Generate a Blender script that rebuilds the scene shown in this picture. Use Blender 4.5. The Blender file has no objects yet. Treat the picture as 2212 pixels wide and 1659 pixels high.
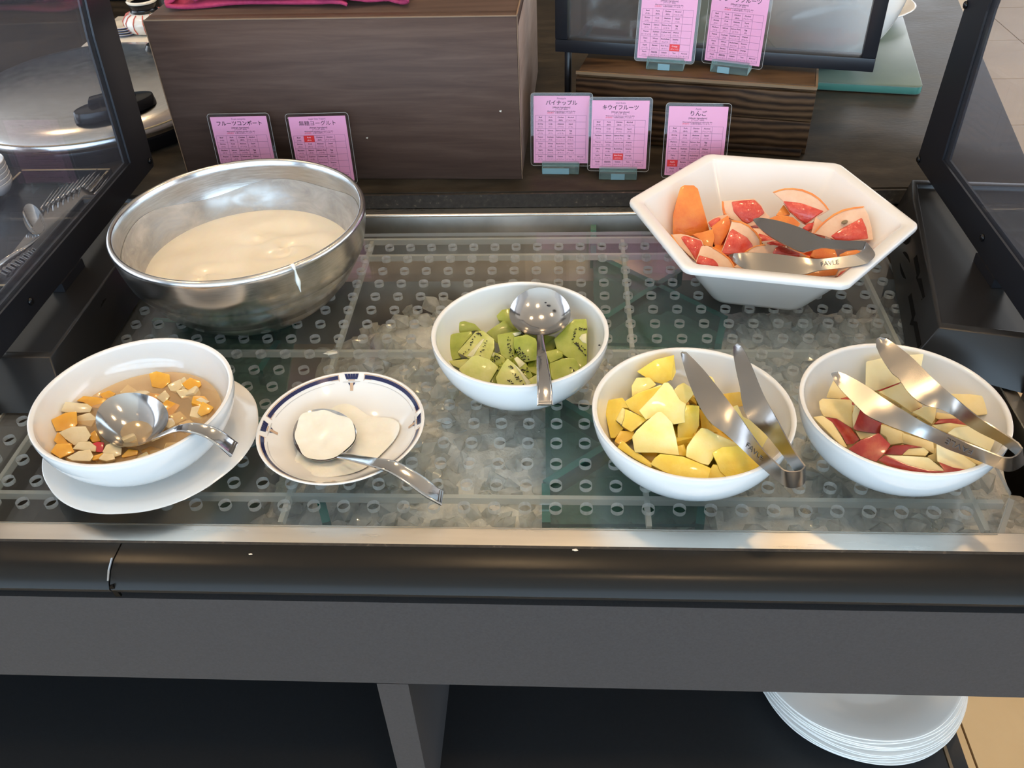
import bpy, bmesh, math, random
from mathutils import Vector, Matrix
random.seed(7)
scn = bpy.context.scene
COL = scn.collection

# ------------------------------------------------------------------ camera
W0, H0 = 2212.0, 1659.0
FPX, PITCH, ROLL, YAW = 1903.09, 0.6941, -0.0476, -0.0777
CAM = Vector((0.2322, -0.8961, 0.5362))
FW = Vector((math.sin(YAW)*math.cos(PITCH), math.cos(YAW)*math.cos(PITCH), -math.sin(PITCH)))
_rt = Vector((math.cos(YAW), -math.sin(YAW), 0.0)); _up = _rt.cross(FW)
RT = _rt*math.cos(ROLL) + _up*math.sin(ROLL)
UP = -_rt*math.sin(ROLL) + _up*math.cos(ROLL)
cam_data = bpy.data.cameras.new('camera'); cam = bpy.data.objects.new('camera', cam_data); COL.objects.link(cam)
cam_data.sensor_fit = 'HORIZONTAL'; cam_data.sensor_width = 36.0; cam_data.lens = FPX/W0*36.0
cam_data.clip_start = 0.02; cam_data.clip_end = 60
mw = Matrix((RT, UP, -FW)).transposed().to_4x4(); mw.translation = CAM
cam.matrix_world = mw
scn.camera = cam

# ------------------------------------------------------------------ world, exposure, light
world = bpy.data.worlds.new('world'); scn.world = world; world.use_nodes = True
bgn = world.node_tree.nodes['Background']
bgn.inputs[0].default_value = (0.80, 0.88, 1.0, 1); bgn.inputs[1].default_value = 0.3
scn.view_settings.view_transform = 'Standard'; scn.view_settings.look = 'None'
scn.view_settings.exposure = 0.30; scn.view_settings.gamma = 1.0
scn.view_settings.use_curve_mapping = False
scn.cycles.transparent_max_bounces = 32
scn.cycles.sample_clamp_indirect = 6.0
scn.cycles.caustics_reflective = False; scn.cycles.caustics_refractive = False
FLOOR, CEIL = -0.88, 1.95
WIN_SIDE, WIN_BACK, WIN_FAR, LAMP = 4.4, 4.8, 3.0, 105.0
LAMPCOL = (1.0, 0.66, 0.34, 1)

def area(name, loc, rot, sx, sy, power, color):
    l = bpy.data.lights.new(name, 'AREA'); l.shape = 'RECTANGLE'; l.size = sx; l.size_y = sy; l.energy = power; l.color = color
    o = bpy.data.objects.new(name, l); COL.objects.link(o); o.location = loc; o.rotation_euler = rot
    return o

# ------------------------------------------------------------------ geometry helpers
def ray(x, y): return FW + RT*((x - W0/2)/FPX) - UP*((y - H0/2)/FPX)
def at(x, y, z):
    d = ray(x, y); return CAM + d*((z - CAM.z)/d.z)
def aty(x, y, Y):
    d = ray(x, y); return CAM + d*((Y - CAM.y)/d.y)
def atx(x, y, X):
    d = ray(x, y); return CAM + d*((X - CAM.x)/d.x)
def atp(x, y, p, n):
    d = ray(x, y); return CAM + d*((p - CAM).dot(n)/d.dot(n))
CROP = {'K': (5.027, 900, 580), 'N': (4.424, 1260, 720), 'A': (4.424, 1712, 700), 'C': (3.318, 0, 650),
        'G': (3.403, 1350, 300), 'D': (4.424, 500, 750), 'P': (1.0, 0, 0)}
def px_(P):
    d = P - CAM; z = d.dot(FW); return Vector((W0/2 + FPX*d.dot(RT)/z, H0/2 - FPX*d.dot(UP)/z))
def inpoly(p, poly):
    c = False; n = len(poly)
    for i in range(n):
        a, b = poly[i], poly[i - 1]
        if (a[1] > p[1]) != (b[1] > p[1]) and p[0] < (b[0] - a[0])*(p[1] - a[1])/(b[1] - a[1]) + a[0]: c = not c
    return c
def cp(k, p):
    s, ox, oy = CROP[k]; return (ox + p[0]/s, oy + p[1]/s)

def root_loc(parent):
    p = parent
    while p.parent is not None: p = p.parent
    return p.location.copy()
def obj(name, data, mats=None, parent=None, local=False, label=None, kind=None):
    """one mesh object; data = (verts, faces[, matidx]) in world coordinates, or a mesh datablock"""
    if isinstance(data, bpy.types.Mesh): me = data
    else:
        vs, fs = data[0], data[1]
        off = root_loc(parent) if (parent is not None and not local) else Vector((0, 0, 0))
        me = bpy.data.meshes.new(name); me.from_pydata([tuple(Vector(v) - off) for v in vs], [], [tuple(f) for f in fs])
        if len(data) > 2 and data[2] is not None:
            for p, m in zip(me.polygons, data[2]): p.material_index = m
        me.update()
    if mats is not None and len(me.materials) == 0:
        for m in (mats if isinstance(mats, (list, tuple)) else [mats]): me.materials.append(m)
    o = bpy.data.objects.new(name, me); COL.objects.link(o)
    if parent is not None: o.parent = parent
    if label: o['label'] = label
    if kind: o['kind'] = kind
    return o
def recalc(o):
    bm = bmesh.new(); bm.from_mesh(o.data); bmesh.ops.remove_doubles(bm, verts=bm.verts, dist=1e-6)
    bmesh.ops.recalc_face_normals(bm, faces=bm.faces); bm.to_mesh(o.data); bm.free(); return o
def smooth(o, ang=None):
    for p in o.data.polygons: p.use_smooth = True
    if ang is not None: o.data.set_sharp_from_angle(angle=math.radians(ang))
    return o
def bevel(o, w, seg=2, ang=None):
    bm = bmesh.new(); bm.from_mesh(o.data); bmesh.ops.remove_doubles(bm, verts=bm.verts, dist=1e-6)
    bmesh.ops.recalc_face_normals(bm, faces=bm.faces)
    ed = [e for e in bm.edges if len(e.link_faces) == 2 and (ang is None or e.calc_face_angle(0) > math.radians(ang))]
    bmesh.ops.bevel(bm, geom=ed, offset=w, offset_type='OFFSET', segments=seg, profile=0.6, affect='EDGES', clamp_overlap=True)
    bm.to_mesh(o.data); bm.free(); smooth(o, 50); return o
def tag(o, label, cat, group=None, kind=None):
    o['label'] = label; o['category'] = cat
    if group: o['group'] = group
    if kind: o['kind'] = kind
    return o
def thing(name, label, cat, loc=(0, 0, 0), group=None):
    o = bpy.data.objects.new(name, None); COL.objects.link(o); o.location = loc; o.empty_display_size = 0.02
    return tag(o, label, cat, group)
def struct(o):
    o['kind'] = 'structure'; return o
def box(cx, cy, cz, sx, sy, sz, rz=0.0, pivot=None):
    vs = []
    for dz in (-.5, .5):
        for dx, dy in ((-.5, -.5), (.5, -.5), (.5, .5), (-.5, .5)):
            x, y = dx*sx, dy*sy
            vs.append(Vector((cx + x*math.cos(rz) - y*math.sin(rz), cy + x*math.sin(rz) + y*math.cos(rz), cz + dz*sz)))
    return vs, [(3, 2, 1, 0), (4, 5, 6, 7), (0, 1, 5, 4), (1, 2, 6, 5), (2, 3, 7, 6), (3, 0, 4, 7)]
def join(*parts):
    V, F, M = [], [], []
    for p in parts:
        b = len(V); V += list(p[0]); F += [tuple(i + b for i in f) for f in p[1]]
        M += list(p[2]) if len(p) > 2 and p[2] is not None else [0]*len(p[1])
    return V, F, M
def prism(poly, vec, scale=1.0, m_top=0, m_side=0, m_bot=0, side_mats=None):
    n = len(poly); poly = [Vector(p) for p in poly]; vec = Vector(vec)
    c = sum(poly, Vector())/n
    V = poly + [c + (p - c)*scale + vec for p in poly]
    F = [tuple(range(n)), tuple(range(2*n - 1, n - 1, -1))]; M = [m_top, m_bot]
    for i in range(n):
        j = (i + 1) % n; F.append((i, i + n, j + n, j)); M.append(side_mats[i] if side_mats else m_side)
    return V, F, M
def lathe(profile, seg=64, c=(0, 0, 0), rfun=None, close=False):
    """profile: list of (r, z); r = 0 collapses to a pole"""
    V, F, rings = [], [], []
    for r, z in profile:
        if r < 1e-6: V.append(Vector((c[0], c[1], c[2] + z))); rings.append([len(V) - 1]*seg)
        else:
            ring = []
            for i in range(seg):
                t = 2*math.pi*i/seg; k = rfun(t, r, z) if rfun else 1.0
                V.append(Vector((c[0] + r*k*math.cos(t), c[1] + r*k*math.sin(t), c[2] + z))); ring.append(len(V) - 1)
            rings.append(ring)
    pairs = list(zip(rings[:-1], rings[1:]))
    if close: pairs.append((rings[-1], rings[0]))
    for a, b in pairs:
        for i in range(seg):
            j = (i + 1) % seg; f = []
            for q in (a[i], a[j], b[j], b[i]):
                if q not in f: f.append(q)
            if len(f) > 2: F.append(tuple(f))
    return V, F
def spline(pts, n):
    """Catmull-Rom through pts (tuples of any length)"""
    P = [pts[0]] + list(pts) + [pts[-1]]; out = []; m = len(pts) - 1
    for s in range(n + 1):
        u = s*m/n; i = min(int(u), m - 1); t = u - i
        a, b, c, d = P[i], P[i + 1], P[i + 2], P[i + 3]
        out.append(tuple(0.5*((2*b[k]) + (-a[k] + c[k])*t + (2*a[k] - 5*b[k] + 4*c[k] - d[k])*t*t + (-a[k] + 3*b[k] - 3*c[k] + d[k])*t**3) for k in range(len(b))))
    return out
def tube(pts, r, seg=10, closed=False):
    pts = [Vector(p) for p in pts]; n = len(pts); V, F = [], []
    for i, p in enumerate(pts):
        t = (pts[(i + 1) % n] - pts[i - 1]) if closed else (pts[min(i + 1, n - 1)] - pts[max(i - 1, 0)])
        t.normalize(); a = t.cross(Vector((0, 0, 1)))
        if a.length < 1e-4: a = t.cross(Vector((0, 1, 0)))
        a.normalize(); b = a.cross(t); rr = r[i] if isinstance(r, (list, tuple)) else r
        for k in range(seg):
            q = 2*math.pi*k/seg; V.append(p + (a*math.cos(q) + b*math.sin(q))*rr)
    for i in range(n if closed else n - 1):
        for k in range(seg):
            j = (i + 1) % n; l = (k + 1) % seg; F.append((i*seg + k, i*seg + l, j*seg + l, j*seg + k))
    if not closed: F.append(tuple(range(seg - 1, -1, -1))); F.append(tuple((n - 1)*seg + k for k in range(seg)))
    return V, F
def blob(c, r, sub=1, jitter=0.0, squash=(1, 1, 1), rot=None):
    bm = bmesh.new(); bmesh.ops.create_icosphere(bm, subdivisions=sub, radius=1.0)
    R = rot if rot else Matrix.Identity(3)
    V = []
    for v in bm.verts:
        k = r*(1 + random.uniform(-jitter, jitter))
        V.append(Vector(c) + R @ Vector((v.co.x*k*squash[0], v.co.y*k*squash[1], v.co.z*k*squash[2])))
    F = [tuple(v.index for v in f.verts) for f in bm.faces]; bm.free(); return V, F
def rrot():
    return Matrix.Rotation(random.uniform(0, 6.28), 3, 'Z') @ Matrix.Rotation(random.uniform(0, 6.28), 3, 'X') @ Matrix.Rotation(random.uniform(0, 6.28), 3, 'Y')

# ------------------------------------------------------------------ materials
def newmat(name):
    m = bpy.data.materials.new(name); m.use_nodes = True; nt = m.node_tree
    return m, nt, nt.nodes['Principled BSDF']
def rgb(c): return (c[0], c[1], c[2], 1.0)
def coords(nt, scale=(1, 1, 1), rot=(0, 0, 0), kind='Object'):
    tc = nt.nodes.new('ShaderNodeTexCoord'); mp = nt.nodes.new('ShaderNodeMapping')
    mp.inputs['Scale'].default_value = scale; mp.inputs['Rotation'].default_value = rot
    nt.links.new(tc.outputs[kind], mp.inputs['Vector']); return mp.outputs['Vector']
def noise(nt, vec, scale, detail=4, rough=0.55, dist=0.0):
    n = nt.nodes.new('ShaderNodeTexNoise'); n.inputs['Scale'].default_value = scale; n.inputs['Detail'].default_value = detail
    n.inputs['Roughness'].default_value = rough; n.inputs['Distortion'].default_value = dist
    nt.links.new(vec, n.inputs['Vector']); return n.outputs['Fac']
def ramp(nt, fac, stops):
    r = nt.nodes.new('ShaderNodeValToRGB'); e = r.color_ramp.elements
    e[0].position, e[0].color = stops[0][0], rgb(stops[0][1]); e[1].position, e[1].color = stops[-1][0], rgb(stops[-1][1])
    for p, c in stops[1:-1]:
        k = e.new(p); k.color = rgb(c)
    nt.links.new(fac, r.inputs['Fac']); return r.outputs['Color']
def bump(nt, fac, strength, dist=0.001):
    b = nt.nodes.new('ShaderNodeBump'); b.inputs['Strength'].default_value = strength; b.inputs['Distance'].default_value = dist
    nt.links.new(fac, b.inputs['Height']); return b.outputs['Normal']
def plain(name, c, rough=0.5, metal=0.0, spec=0.5, coat=0.0, sss=0.0, sssr=0.004):
    m, nt, p = newmat(name); p.inputs['Base Color'].default_value = rgb(c); p.inputs['Roughness'].default_value = rough
    p.inputs['Metallic'].default_value = metal; p.inputs['Specular IOR Level'].default_value = spec
    p.inputs['Coat Weight'].default_value = coat; p.inputs['Coat Roughness'].default_value = 0.05
    if sss:
        p.inputs['Subsurface Weight'].default_value = sss; p.inputs['Subsurface Scale'].default_value = sssr
        p.inputs['Subsurface Radius'].default_value = (1.0, 0.7, 0.4)
    return m
def mottled(name, stops, scale=20, rough=0.5, metal=0.0, stretch=(1, 1, 1), rot=(0, 0, 0), detail=5, bumps=0.0, bscale=None, bdist=0.001, coat=0.0, sss=0.0, sssr=0.004, dist=0.0, spec=0.5, rr=None):
    m = plain(name, stops[0][1], rough, metal, spec, coat, sss, sssr); nt = m.node_tree; p = nt.nodes['Principled BSDF']
    v = coords(nt, stretch, rot); f = noise(nt, v, scale, detail, 0.6, dist)
    nt.links.new(ramp(nt, f, stops), p.inputs['Base Color'])
    if bumps:
        g = noise(nt, v, bscale or scale, 4); nt.links.new(bump(nt, g, bumps, bdist), p.inputs['Normal'])
    if rr:
        mr = nt.nodes.new('ShaderNodeMapRange'); mr.inputs['To Min'].default_value = rr[0]; mr.inputs['To Max'].default_value = rr[1]
        nt.links.new(f, mr.inputs['Value']); nt.links.new(mr.outputs['Result'], p.inputs['Roughness'])
    return m
def clear(name, tint=(1, 1, 1), haze=0.03, haze_col=(0.9, 0.92, 0.95), gloss=1.0, rough=0.02, dust=0.0):
    """thin clear sheet: straight-through transmission, Schlick mirror reflection, a little surface haze"""
    m = bpy.data.materials.new(name); m.use_nodes = True; nt = m.node_tree; nt.nodes.clear(); N = nt.nodes.new; L = nt.links.new
    out = N('ShaderNodeOutputMaterial'); tr = N('ShaderNodeBsdfTransparent'); tr.inputs[0].default_value = rgb(tint)
    df = N('ShaderNodeBsdfDiffuse'); df.inputs[0].default_value = rgb(haze_col)
    gl = N('ShaderNodeBsdfGlossy'); gl.inputs['Roughness'].default_value = rough; gl.inputs['Color'].default_value = (1, 1, 1, 1)
    m1 = N('ShaderNodeMixShader'); L(tr.outputs[0], m1.inputs[1]); L(df.outputs[0], m1.inputs[2]); m1.inputs[0].default_value = haze
    if dust:
        v = coords(nt); f = noise(nt, v, 260, 3, 0.7); mr = N('ShaderNodeMapRange')
        mr.inputs['From Min'].default_value = 0.60; mr.inputs['From Max'].default_value = 0.78; mr.inputs['To Min'].default_value = haze; mr.inputs['To Max'].default_value = haze + dust
        L(f, mr.inputs['Value']); L(mr.outputs['Result'], m1.inputs[0])
    lw = N('ShaderNodeLayerWeight'); lw.inputs['Blend'].default_value = 0.5
    pw = N('ShaderNodeMath'); pw.operation = 'POWER'; pw.inputs[1].default_value = 5.0; L(lw.outputs['Facing'], pw.inputs[0])
    ml = N('ShaderNodeMath'); ml.operation = 'MULTIPLY_ADD'; ml.inputs[1].default_value = 0.96*gloss; ml.inputs[2].default_value = 0.04*gloss; L(pw.outputs[0], ml.inputs[0])
    m2 = N('ShaderNodeMixShader'); L(ml.outputs[0], m2.inputs[0]); L(m1.outputs[0], m2.inputs[1]); L(gl.outputs[0], m2.inputs[2])
    L(m2.outputs[0], out.inputs[0]); return m
def emit(name, c, s):
    m = bpy.data.materials.new(name); m.use_nodes = True; nt = m.node_tree; nt.nodes.clear()
    o = nt.nodes.new('ShaderNodeOutputMaterial'); e = nt.nodes.new('ShaderNodeEmission'); e.inputs[0].default_value = rgb(c); e.inputs[1].default_value = s
    nt.links.new(e.outputs[0], o.inputs[0]); return m

M = {}
M['porcelain'] = plain('porcelain', (0.77, 0.77, 0.755), 0.10, coat=0.4)
M['melamine'] = plain('melamine', (0.79, 0.78, 0.76), 0.20, coat=0.2)
M['steel'] = mottled('brushed_steel', [(0.3, (0.60, 0.585, 0.565)), (0.7, (0.72, 0.71, 0.69))], 60, 0.24, 1.0, (1, 1, 14), rr=(0.16, 0.28))
M['steel_flat'] = mottled('worn_steel_lip', [(0.3, (0.74, 0.69, 0.61)), (0.7, (0.82, 0.77, 0.69))], 12, 0.2, 1.0, (0.5, 6, 6), rr=(0.20, 0.38))
M['basin'] = mottled('dull_basin_steel', [(0.3, (0.30, 0.28, 0.25)), (0.7, (0.46, 0.43, 0.39))], 12, 0.35, 1.0, rr=(0.25, 0.45))
M['cutlery'] = plain('polished_cutlery_steel', (0.54, 0.53, 0.52), 0.13, 1.0)
M['tong_steel'] = plain('satin_tong_steel', (0.37, 0.355, 0.34), 0.26, 1.0)
M['stone'] = mottled('dark_stone_worktop', [(0.25, (0.012, 0.010, 0.007)), (0.5, (0.028, 0.0225, 0.016)), (0.8, (0.060, 0.048, 0.034))], 14, 0.34, 0, (1, 2.2, 1), detail=9, bumps=0.25, bscale=90, bdist=0.0006, rr=(0.22, 0.44), spec=0.13)
M['stone_edge'] = mottled('chipped_stone_edge', [(0.35, (0.012, 0.011, 0.010)), (0.62, (0.03, 0.026, 0.022)), (0.75, (0.16, 0.13, 0.10))], 160, 0.6, detail=6, bumps=0.6, bscale=200)
M['nosing'] = plain('black_glazed_nosing', (0.0125, 0.012, 0.0112), 0.28, spec=0.17)
M['apron'] = mottled('charcoal_laminate', [(0.3, (0.033, 0.032, 0.034)), (0.7, (0.043, 0.042, 0.044))], 500, 0.6, detail=3, spec=0.3)
M['shelf'] = mottled('black_laminate', [(0.3, (0.009, 0.010, 0.012)), (0.7, (0.013, 0.014, 0.016))], 300, 0.5)
M['black'] = plain('gloss_black_plastic', (0.005, 0.005, 0.006), 0.22, spec=0.35)
M['blackmatte'] = plain('matte_black', (0.003, 0.003, 0.003), 0.6, spec=0.1)
M['casing'] = plain('black_housing_plastic', (0.013, 0.013, 0.0135), 0.28, spec=0.4)
M['blackframe'] = plain('black_painted_frame', (0.013, 0.014, 0.018), 0.3, spec=0.4)
M['acrylic'] = clear('clear_acrylic', (0.95, 0.965, 0.955), 0.012, dust=0.03)
M['guard'] = clear('scratched_clear_acrylic', (0.88, 0.89, 0.92), 0.03, (0.7, 0.75, 0.9), dust=0.05)
M['pane'] = clear('smoked_pane', (0.86, 0.86, 0.86), 0.04, (0.75, 0.75, 0.78))
M['film'] = clear('laminating_film', (0.94, 0.93, 0.94), 0.006, gloss=0.45)
M['holder'] = clear('holder_acrylic', (0.74, 0.88, 0.86), 0.10, (0.6, 0.8, 0.8))
M['holder_edge'] = plain('holder_frosted_edge', (0.42, 0.62, 0.60), 0.3)
M['teal'] = clear('green_glass', (0.42, 0.62, 0.56), 0.10, (0.22, 0.40, 0.37))
M['ice_bed'] = mottled('packed_ice', [(0.3, (0.52, 0.51, 0.48)), (0.7, (0.80, 0.78, 0.74))], 55, 0.4, detail=5, bumps=0.8, bscale=70, bdist=0.006)
M['teal_edge'] = plain('green_glass_edge', (0.016, 0.115, 0.095), 0.2)
M['teal_edge_light'] = plain('polished_glass_board_edge', (0.06, 0.21, 0.18), 0.15)
M['tealboard'] = mottled('frosted_green_glass', [(0.3, (0.085, 0.135, 0.115)), (0.7, (0.12, 0.175, 0.15))], 8, 0.28, spec=0.3)
M['woodbox'] = mottled('walnut_laminate', [(0.25, (0.058, 0.034, 0.026)), (0.5, (0.082, 0.050, 0.038)), (0.75, (0.108, 0.069, 0.053))], 9, 0.5, 0, (0.8, 8, 11), detail=8, dist=0.4, bumps=0.15, bscale=40, bdist=0.0005, spec=0.18)
M['woodbox_lit_side'] = mottled('walnut_laminate_lit_side', [(0.25, (0.20, 0.14, 0.11)), (0.5, (0.25, 0.18, 0.145)), (0.75, (0.30, 0.22, 0.18))], 9, 0.5, 0, (8, 1.2, 9), (0.6, 0, 0), detail=8, dist=0.3)  # lighter tan than the front; light falling on the side is painted in
M['woodedge'] = plain('bare_chipboard_edge', (0.22, 0.14, 0.085), 0.6)
def grainwood(name):
    m, nt, p = newmat(name); v = coords(nt, (1.2, 14, 14)); f = noise(nt, v, 7, 8, 0.65, 0.6)
    w = nt.nodes.new('ShaderNodeTexWave'); w.wave_type = 'BANDS'; w.bands_direction = 'Z'; w.inputs['Scale'].default_value = 34; w.inputs['Distortion'].default_value = 7
    w.inputs['Detail'].default_value = 3; w.inputs['Detail Scale'].default_value = 0.6
    v2 = coords(nt, (0.35, 1, 1)); nt.links.new(v2, w.inputs['Vector'])
    mx = nt.nodes.new('ShaderNodeMath'); mx.operation = 'MULTIPLY_ADD'; mx.inputs[1].default_value = 0.5; nt.links.new(w.outputs['Fac'], mx.inputs[0])
    ml = nt.nodes.new('ShaderNodeMath'); ml.operation = 'MULTIPLY'; ml.inputs[1].default_value = 0.5; nt.links.new(f, ml.inputs[0]); nt.links.new(ml.outputs[0], mx.inputs[2])
    nt.links.new(ramp(nt, mx.outputs[0], [(0.25, (0.020, 0.011, 0.006)), (0.5, (0.062, 0.034, 0.017)), (0.8, (0.105, 0.060, 0.030))]), p.inputs['Base Color'])
    p.inputs['Roughness'].default_value = 0.45; p.inputs['Specular IOR Level'].default_value = 0.14; nt.links.new(bump(nt, mx.outputs[0], 0.3, 0.0006), p.inputs['Normal']); return m
M['oak'] = grainwood('dark_stained_oak')
M['oak_edge'] = plain('worn_oak_bevel', (0.20, 0.13, 0.07), 0.4)
M['paper'] = plain('pink_paper', (0.70, 0.30, 0.475), 0.4, coat=0.15)
M['ink'] = plain('black_ink', (0.035, 0.012, 0.025), 0.5)
M['ink_grey'] = plain('table_rule_ink', (0.20, 0.10, 0.17), 0.5)
M['red'] = plain('red_ink', (0.70, 0.025, 0.03), 0.5)
M['white_ink'] = plain('pale_print', (0.85, 0.55, 0.60), 0.5)
M['tape'] = plain('label_tape', (0.20, 0.34, 0.38), 0.45)
M['napkin'] = mottled('magenta_cloth', [(0.3, (0.34, 0.025, 0.085)), (0.7, (0.43, 0.042, 0.125))], 200, 0.85, bumps=0.4, bscale=500)
M['floor'] = mottled('beige_floor_tile', [(0.3, (0.52, 0.335, 0.155)), (0.7, (0.62, 0.42, 0.215))], 2.5, 0.4, detail=7)
M['wall'] = plain('brown_panelled_wall', (0.13, 0.10, 0.075), 0.7)
M['ceil'] = plain('white_ceiling', (0.74, 0.70, 0.64), 0.8)
M['darkwood'] = plain('dark_window_frame', (0.05, 0.035, 0.025), 0.5)
M['kiwi'] = mottled('kiwi_flesh', [(0.25, (0.20, 0.255, 0.022)), (0.5, (0.33, 0.375, 0.055)), (0.8, (0.47, 0.48, 0.14))], 40, 0.34, detail=5, coat=0.15, sss=0.25, bumps=0.15, bscale=300)
M['kiwi_light'] = mottled('pale_kiwi_flesh', [(0.25, (0.40, 0.43, 0.08)), (0.5, (0.52, 0.53, 0.16)), (0.8, (0.62, 0.60, 0.28))], 60, 0.34, detail=5, coat=0.15, sss=0.25, bumps=0.15, bscale=300)
M['kiwi_core'] = mottled('kiwi_core', [(0.3, (0.62, 0.60, 0.36)), (0.7, (0.74, 0.72, 0.50))], 120, 0.3, sss=0.2)
M['seed'] = plain('kiwi_seed', (0.010, 0.006, 0.010), 0.25)
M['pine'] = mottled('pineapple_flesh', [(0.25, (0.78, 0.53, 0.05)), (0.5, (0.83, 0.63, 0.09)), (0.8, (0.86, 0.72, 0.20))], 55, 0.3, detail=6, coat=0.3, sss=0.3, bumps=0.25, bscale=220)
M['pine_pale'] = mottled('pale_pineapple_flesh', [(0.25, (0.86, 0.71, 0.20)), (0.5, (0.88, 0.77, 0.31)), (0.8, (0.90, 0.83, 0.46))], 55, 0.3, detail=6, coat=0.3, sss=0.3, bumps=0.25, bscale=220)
M['pine_deep'] = mottled('deep_and_shaded_pineapple_flesh', [(0.25, (0.70, 0.40, 0.035)), (0.5, (0.76, 0.48, 0.06)), (0.8, (0.80, 0.56, 0.12))], 55, 0.3, detail=6, coat=0.3, sss=0.3, bumps=0.25, bscale=220)  # deep yellow flesh; also carries painted shade on low, covered pieces
M['apple'] = mottled('apple_flesh', [(0.25, (0.72, 0.54, 0.21)), (0.5, (0.79, 0.64, 0.31)), (0.8, (0.83, 0.71, 0.42))], 35, 0.45, detail=5, sss=0.2, bumps=0.12, bscale=300)
M['apple_pale'] = mottled('fresh_apple_flesh', [(0.25, (0.80, 0.70, 0.36)), (0.5, (0.84, 0.76, 0.46)), (0.8, (0.87, 0.81, 0.56))], 35, 0.45, detail=5, sss=0.2, bumps=0.12, bscale=300)
M['apple_skin'] = mottled('red_apple_skin', [(0.25, (0.27, 0.016, 0.014)), (0.5, (0.37, 0.035, 0.026)), (0.68, (0.46, 0.10, 0.05)), (0.85, (0.58, 0.24, 0.10))], 70, 0.25, detail=6, stretch=(1, 1, 0.4), coat=0.3)
M['grape_flesh'] = mottled('red_grapefruit_flesh', [(0.25, (0.52, 0.030, 0.022)), (0.5, (0.66, 0.075, 0.050)), (0.8, (0.76, 0.19, 0.13))], 90, 0.2, detail=6, stretch=(1, 1, 1), coat=0.5, sss=0.25, bumps=0.5, bscale=280, bdist=0.0015)
M['grape_pith'] = mottled('grapefruit_pith', [(0.3, (0.72, 0.44, 0.29)), (0.7, (0.79, 0.56, 0.41))], 70, 0.5, detail=5, sss=0.2, bumps=0.2, bscale=200)
M['grape_rind'] = mottled('orange_grapefruit_rind', [(0.3, (0.72, 0.155, 0.028)), (0.5, (0.78, 0.235, 0.04)), (0.75, (0.80, 0.33, 0.06))], 40, 0.35, detail=6, bumps=0.35, bscale=420, coat=0.2)
M['peach'] = mottled('yellow_peach_cube', [(0.3, (0.72, 0.34, 0.022)), (0.7, (0.80, 0.45, 0.06))], 60, 0.2, detail=4, coat=0.5, sss=0.3)
M['pear'] = mottled('pale_pear_cube', [(0.3, (0.68, 0.56, 0.33)), (0.7, (0.77, 0.68, 0.47))], 60, 0.2, detail=4, coat=0.5, sss=0.3)
M['cherry'] = plain('red_cherry', (0.55, 0.02, 0.03), 0.2, coat=0.5)
M['yogurt'] = mottled('yogurt', [(0.3, (0.83, 0.78, 0.66)), (0.7, (0.89, 0.86, 0.77))], 14, 0.28, detail=5, sss=0.3, sssr=0.006, dist=1.0, coat=0.3)
M['yogurt_white'] = mottled('white_yogurt', [(0.3, (0.80, 0.79, 0.70)), (0.7, (0.87, 0.86, 0.79))], 60, 0.25, detail=5, sss=0.3, coat=0.4, bumps=0.3, bscale=150)
M['navy'] = plain('navy_glaze', (0.012, 0.016, 0.07), 0.15)
M['tan'] = plain('tan_glaze', (0.52, 0.36, 0.24), 0.2)
M['greyline'] = plain('grey_glaze', (0.45, 0.45, 0.45), 0.2)
M['gold'] = plain('gold_trim_and_reflection', (0.38, 0.29, 0.16), 0.4)
M['cream_ceramic'] = plain('cream_ceramic', (0.72, 0.67, 0.58), 0.25)
M['bluerim'] = plain('blue_glaze', (0.14, 0.19, 0.40), 0.25)
M['jarred'] = plain('red_glaze_stripe', (0.55, 0.12, 0.09), 0.3)
def cutedge():
    m = bpy.data.materials.new('frosted_cut_edge'); m.use_nodes = True; nt = m.node_tree; nt.nodes.clear(); N = nt.nodes.new; L = nt.links.new
    o = N('ShaderNodeOutputMaterial'); a = N('ShaderNodeBsdfTransparent'); b = N('ShaderNodeBsdfDiffuse'); b.inputs[0].default_value = (0.80, 0.82, 0.80, 1)
    t = N('ShaderNodeBsdfTranslucent'); t.inputs[0].default_value = (0.80, 0.82, 0.80, 1)
    m1 = N('ShaderNodeMixShader'); m1.inputs[0].default_value = 0.5; L(b.outputs[0], m1.inputs[1]); L(t.outputs[0], m1.inputs[2])
    m2 = N('ShaderNodeMixShader'); m2.inputs[0].default_value = 0.62; L(a.outputs[0], m2.inputs[1]); L(m1.outputs[0], m2.inputs[2]); L(m2.outputs[0], o.inputs[0]); return m
M['cut'] = cutedge()
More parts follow.
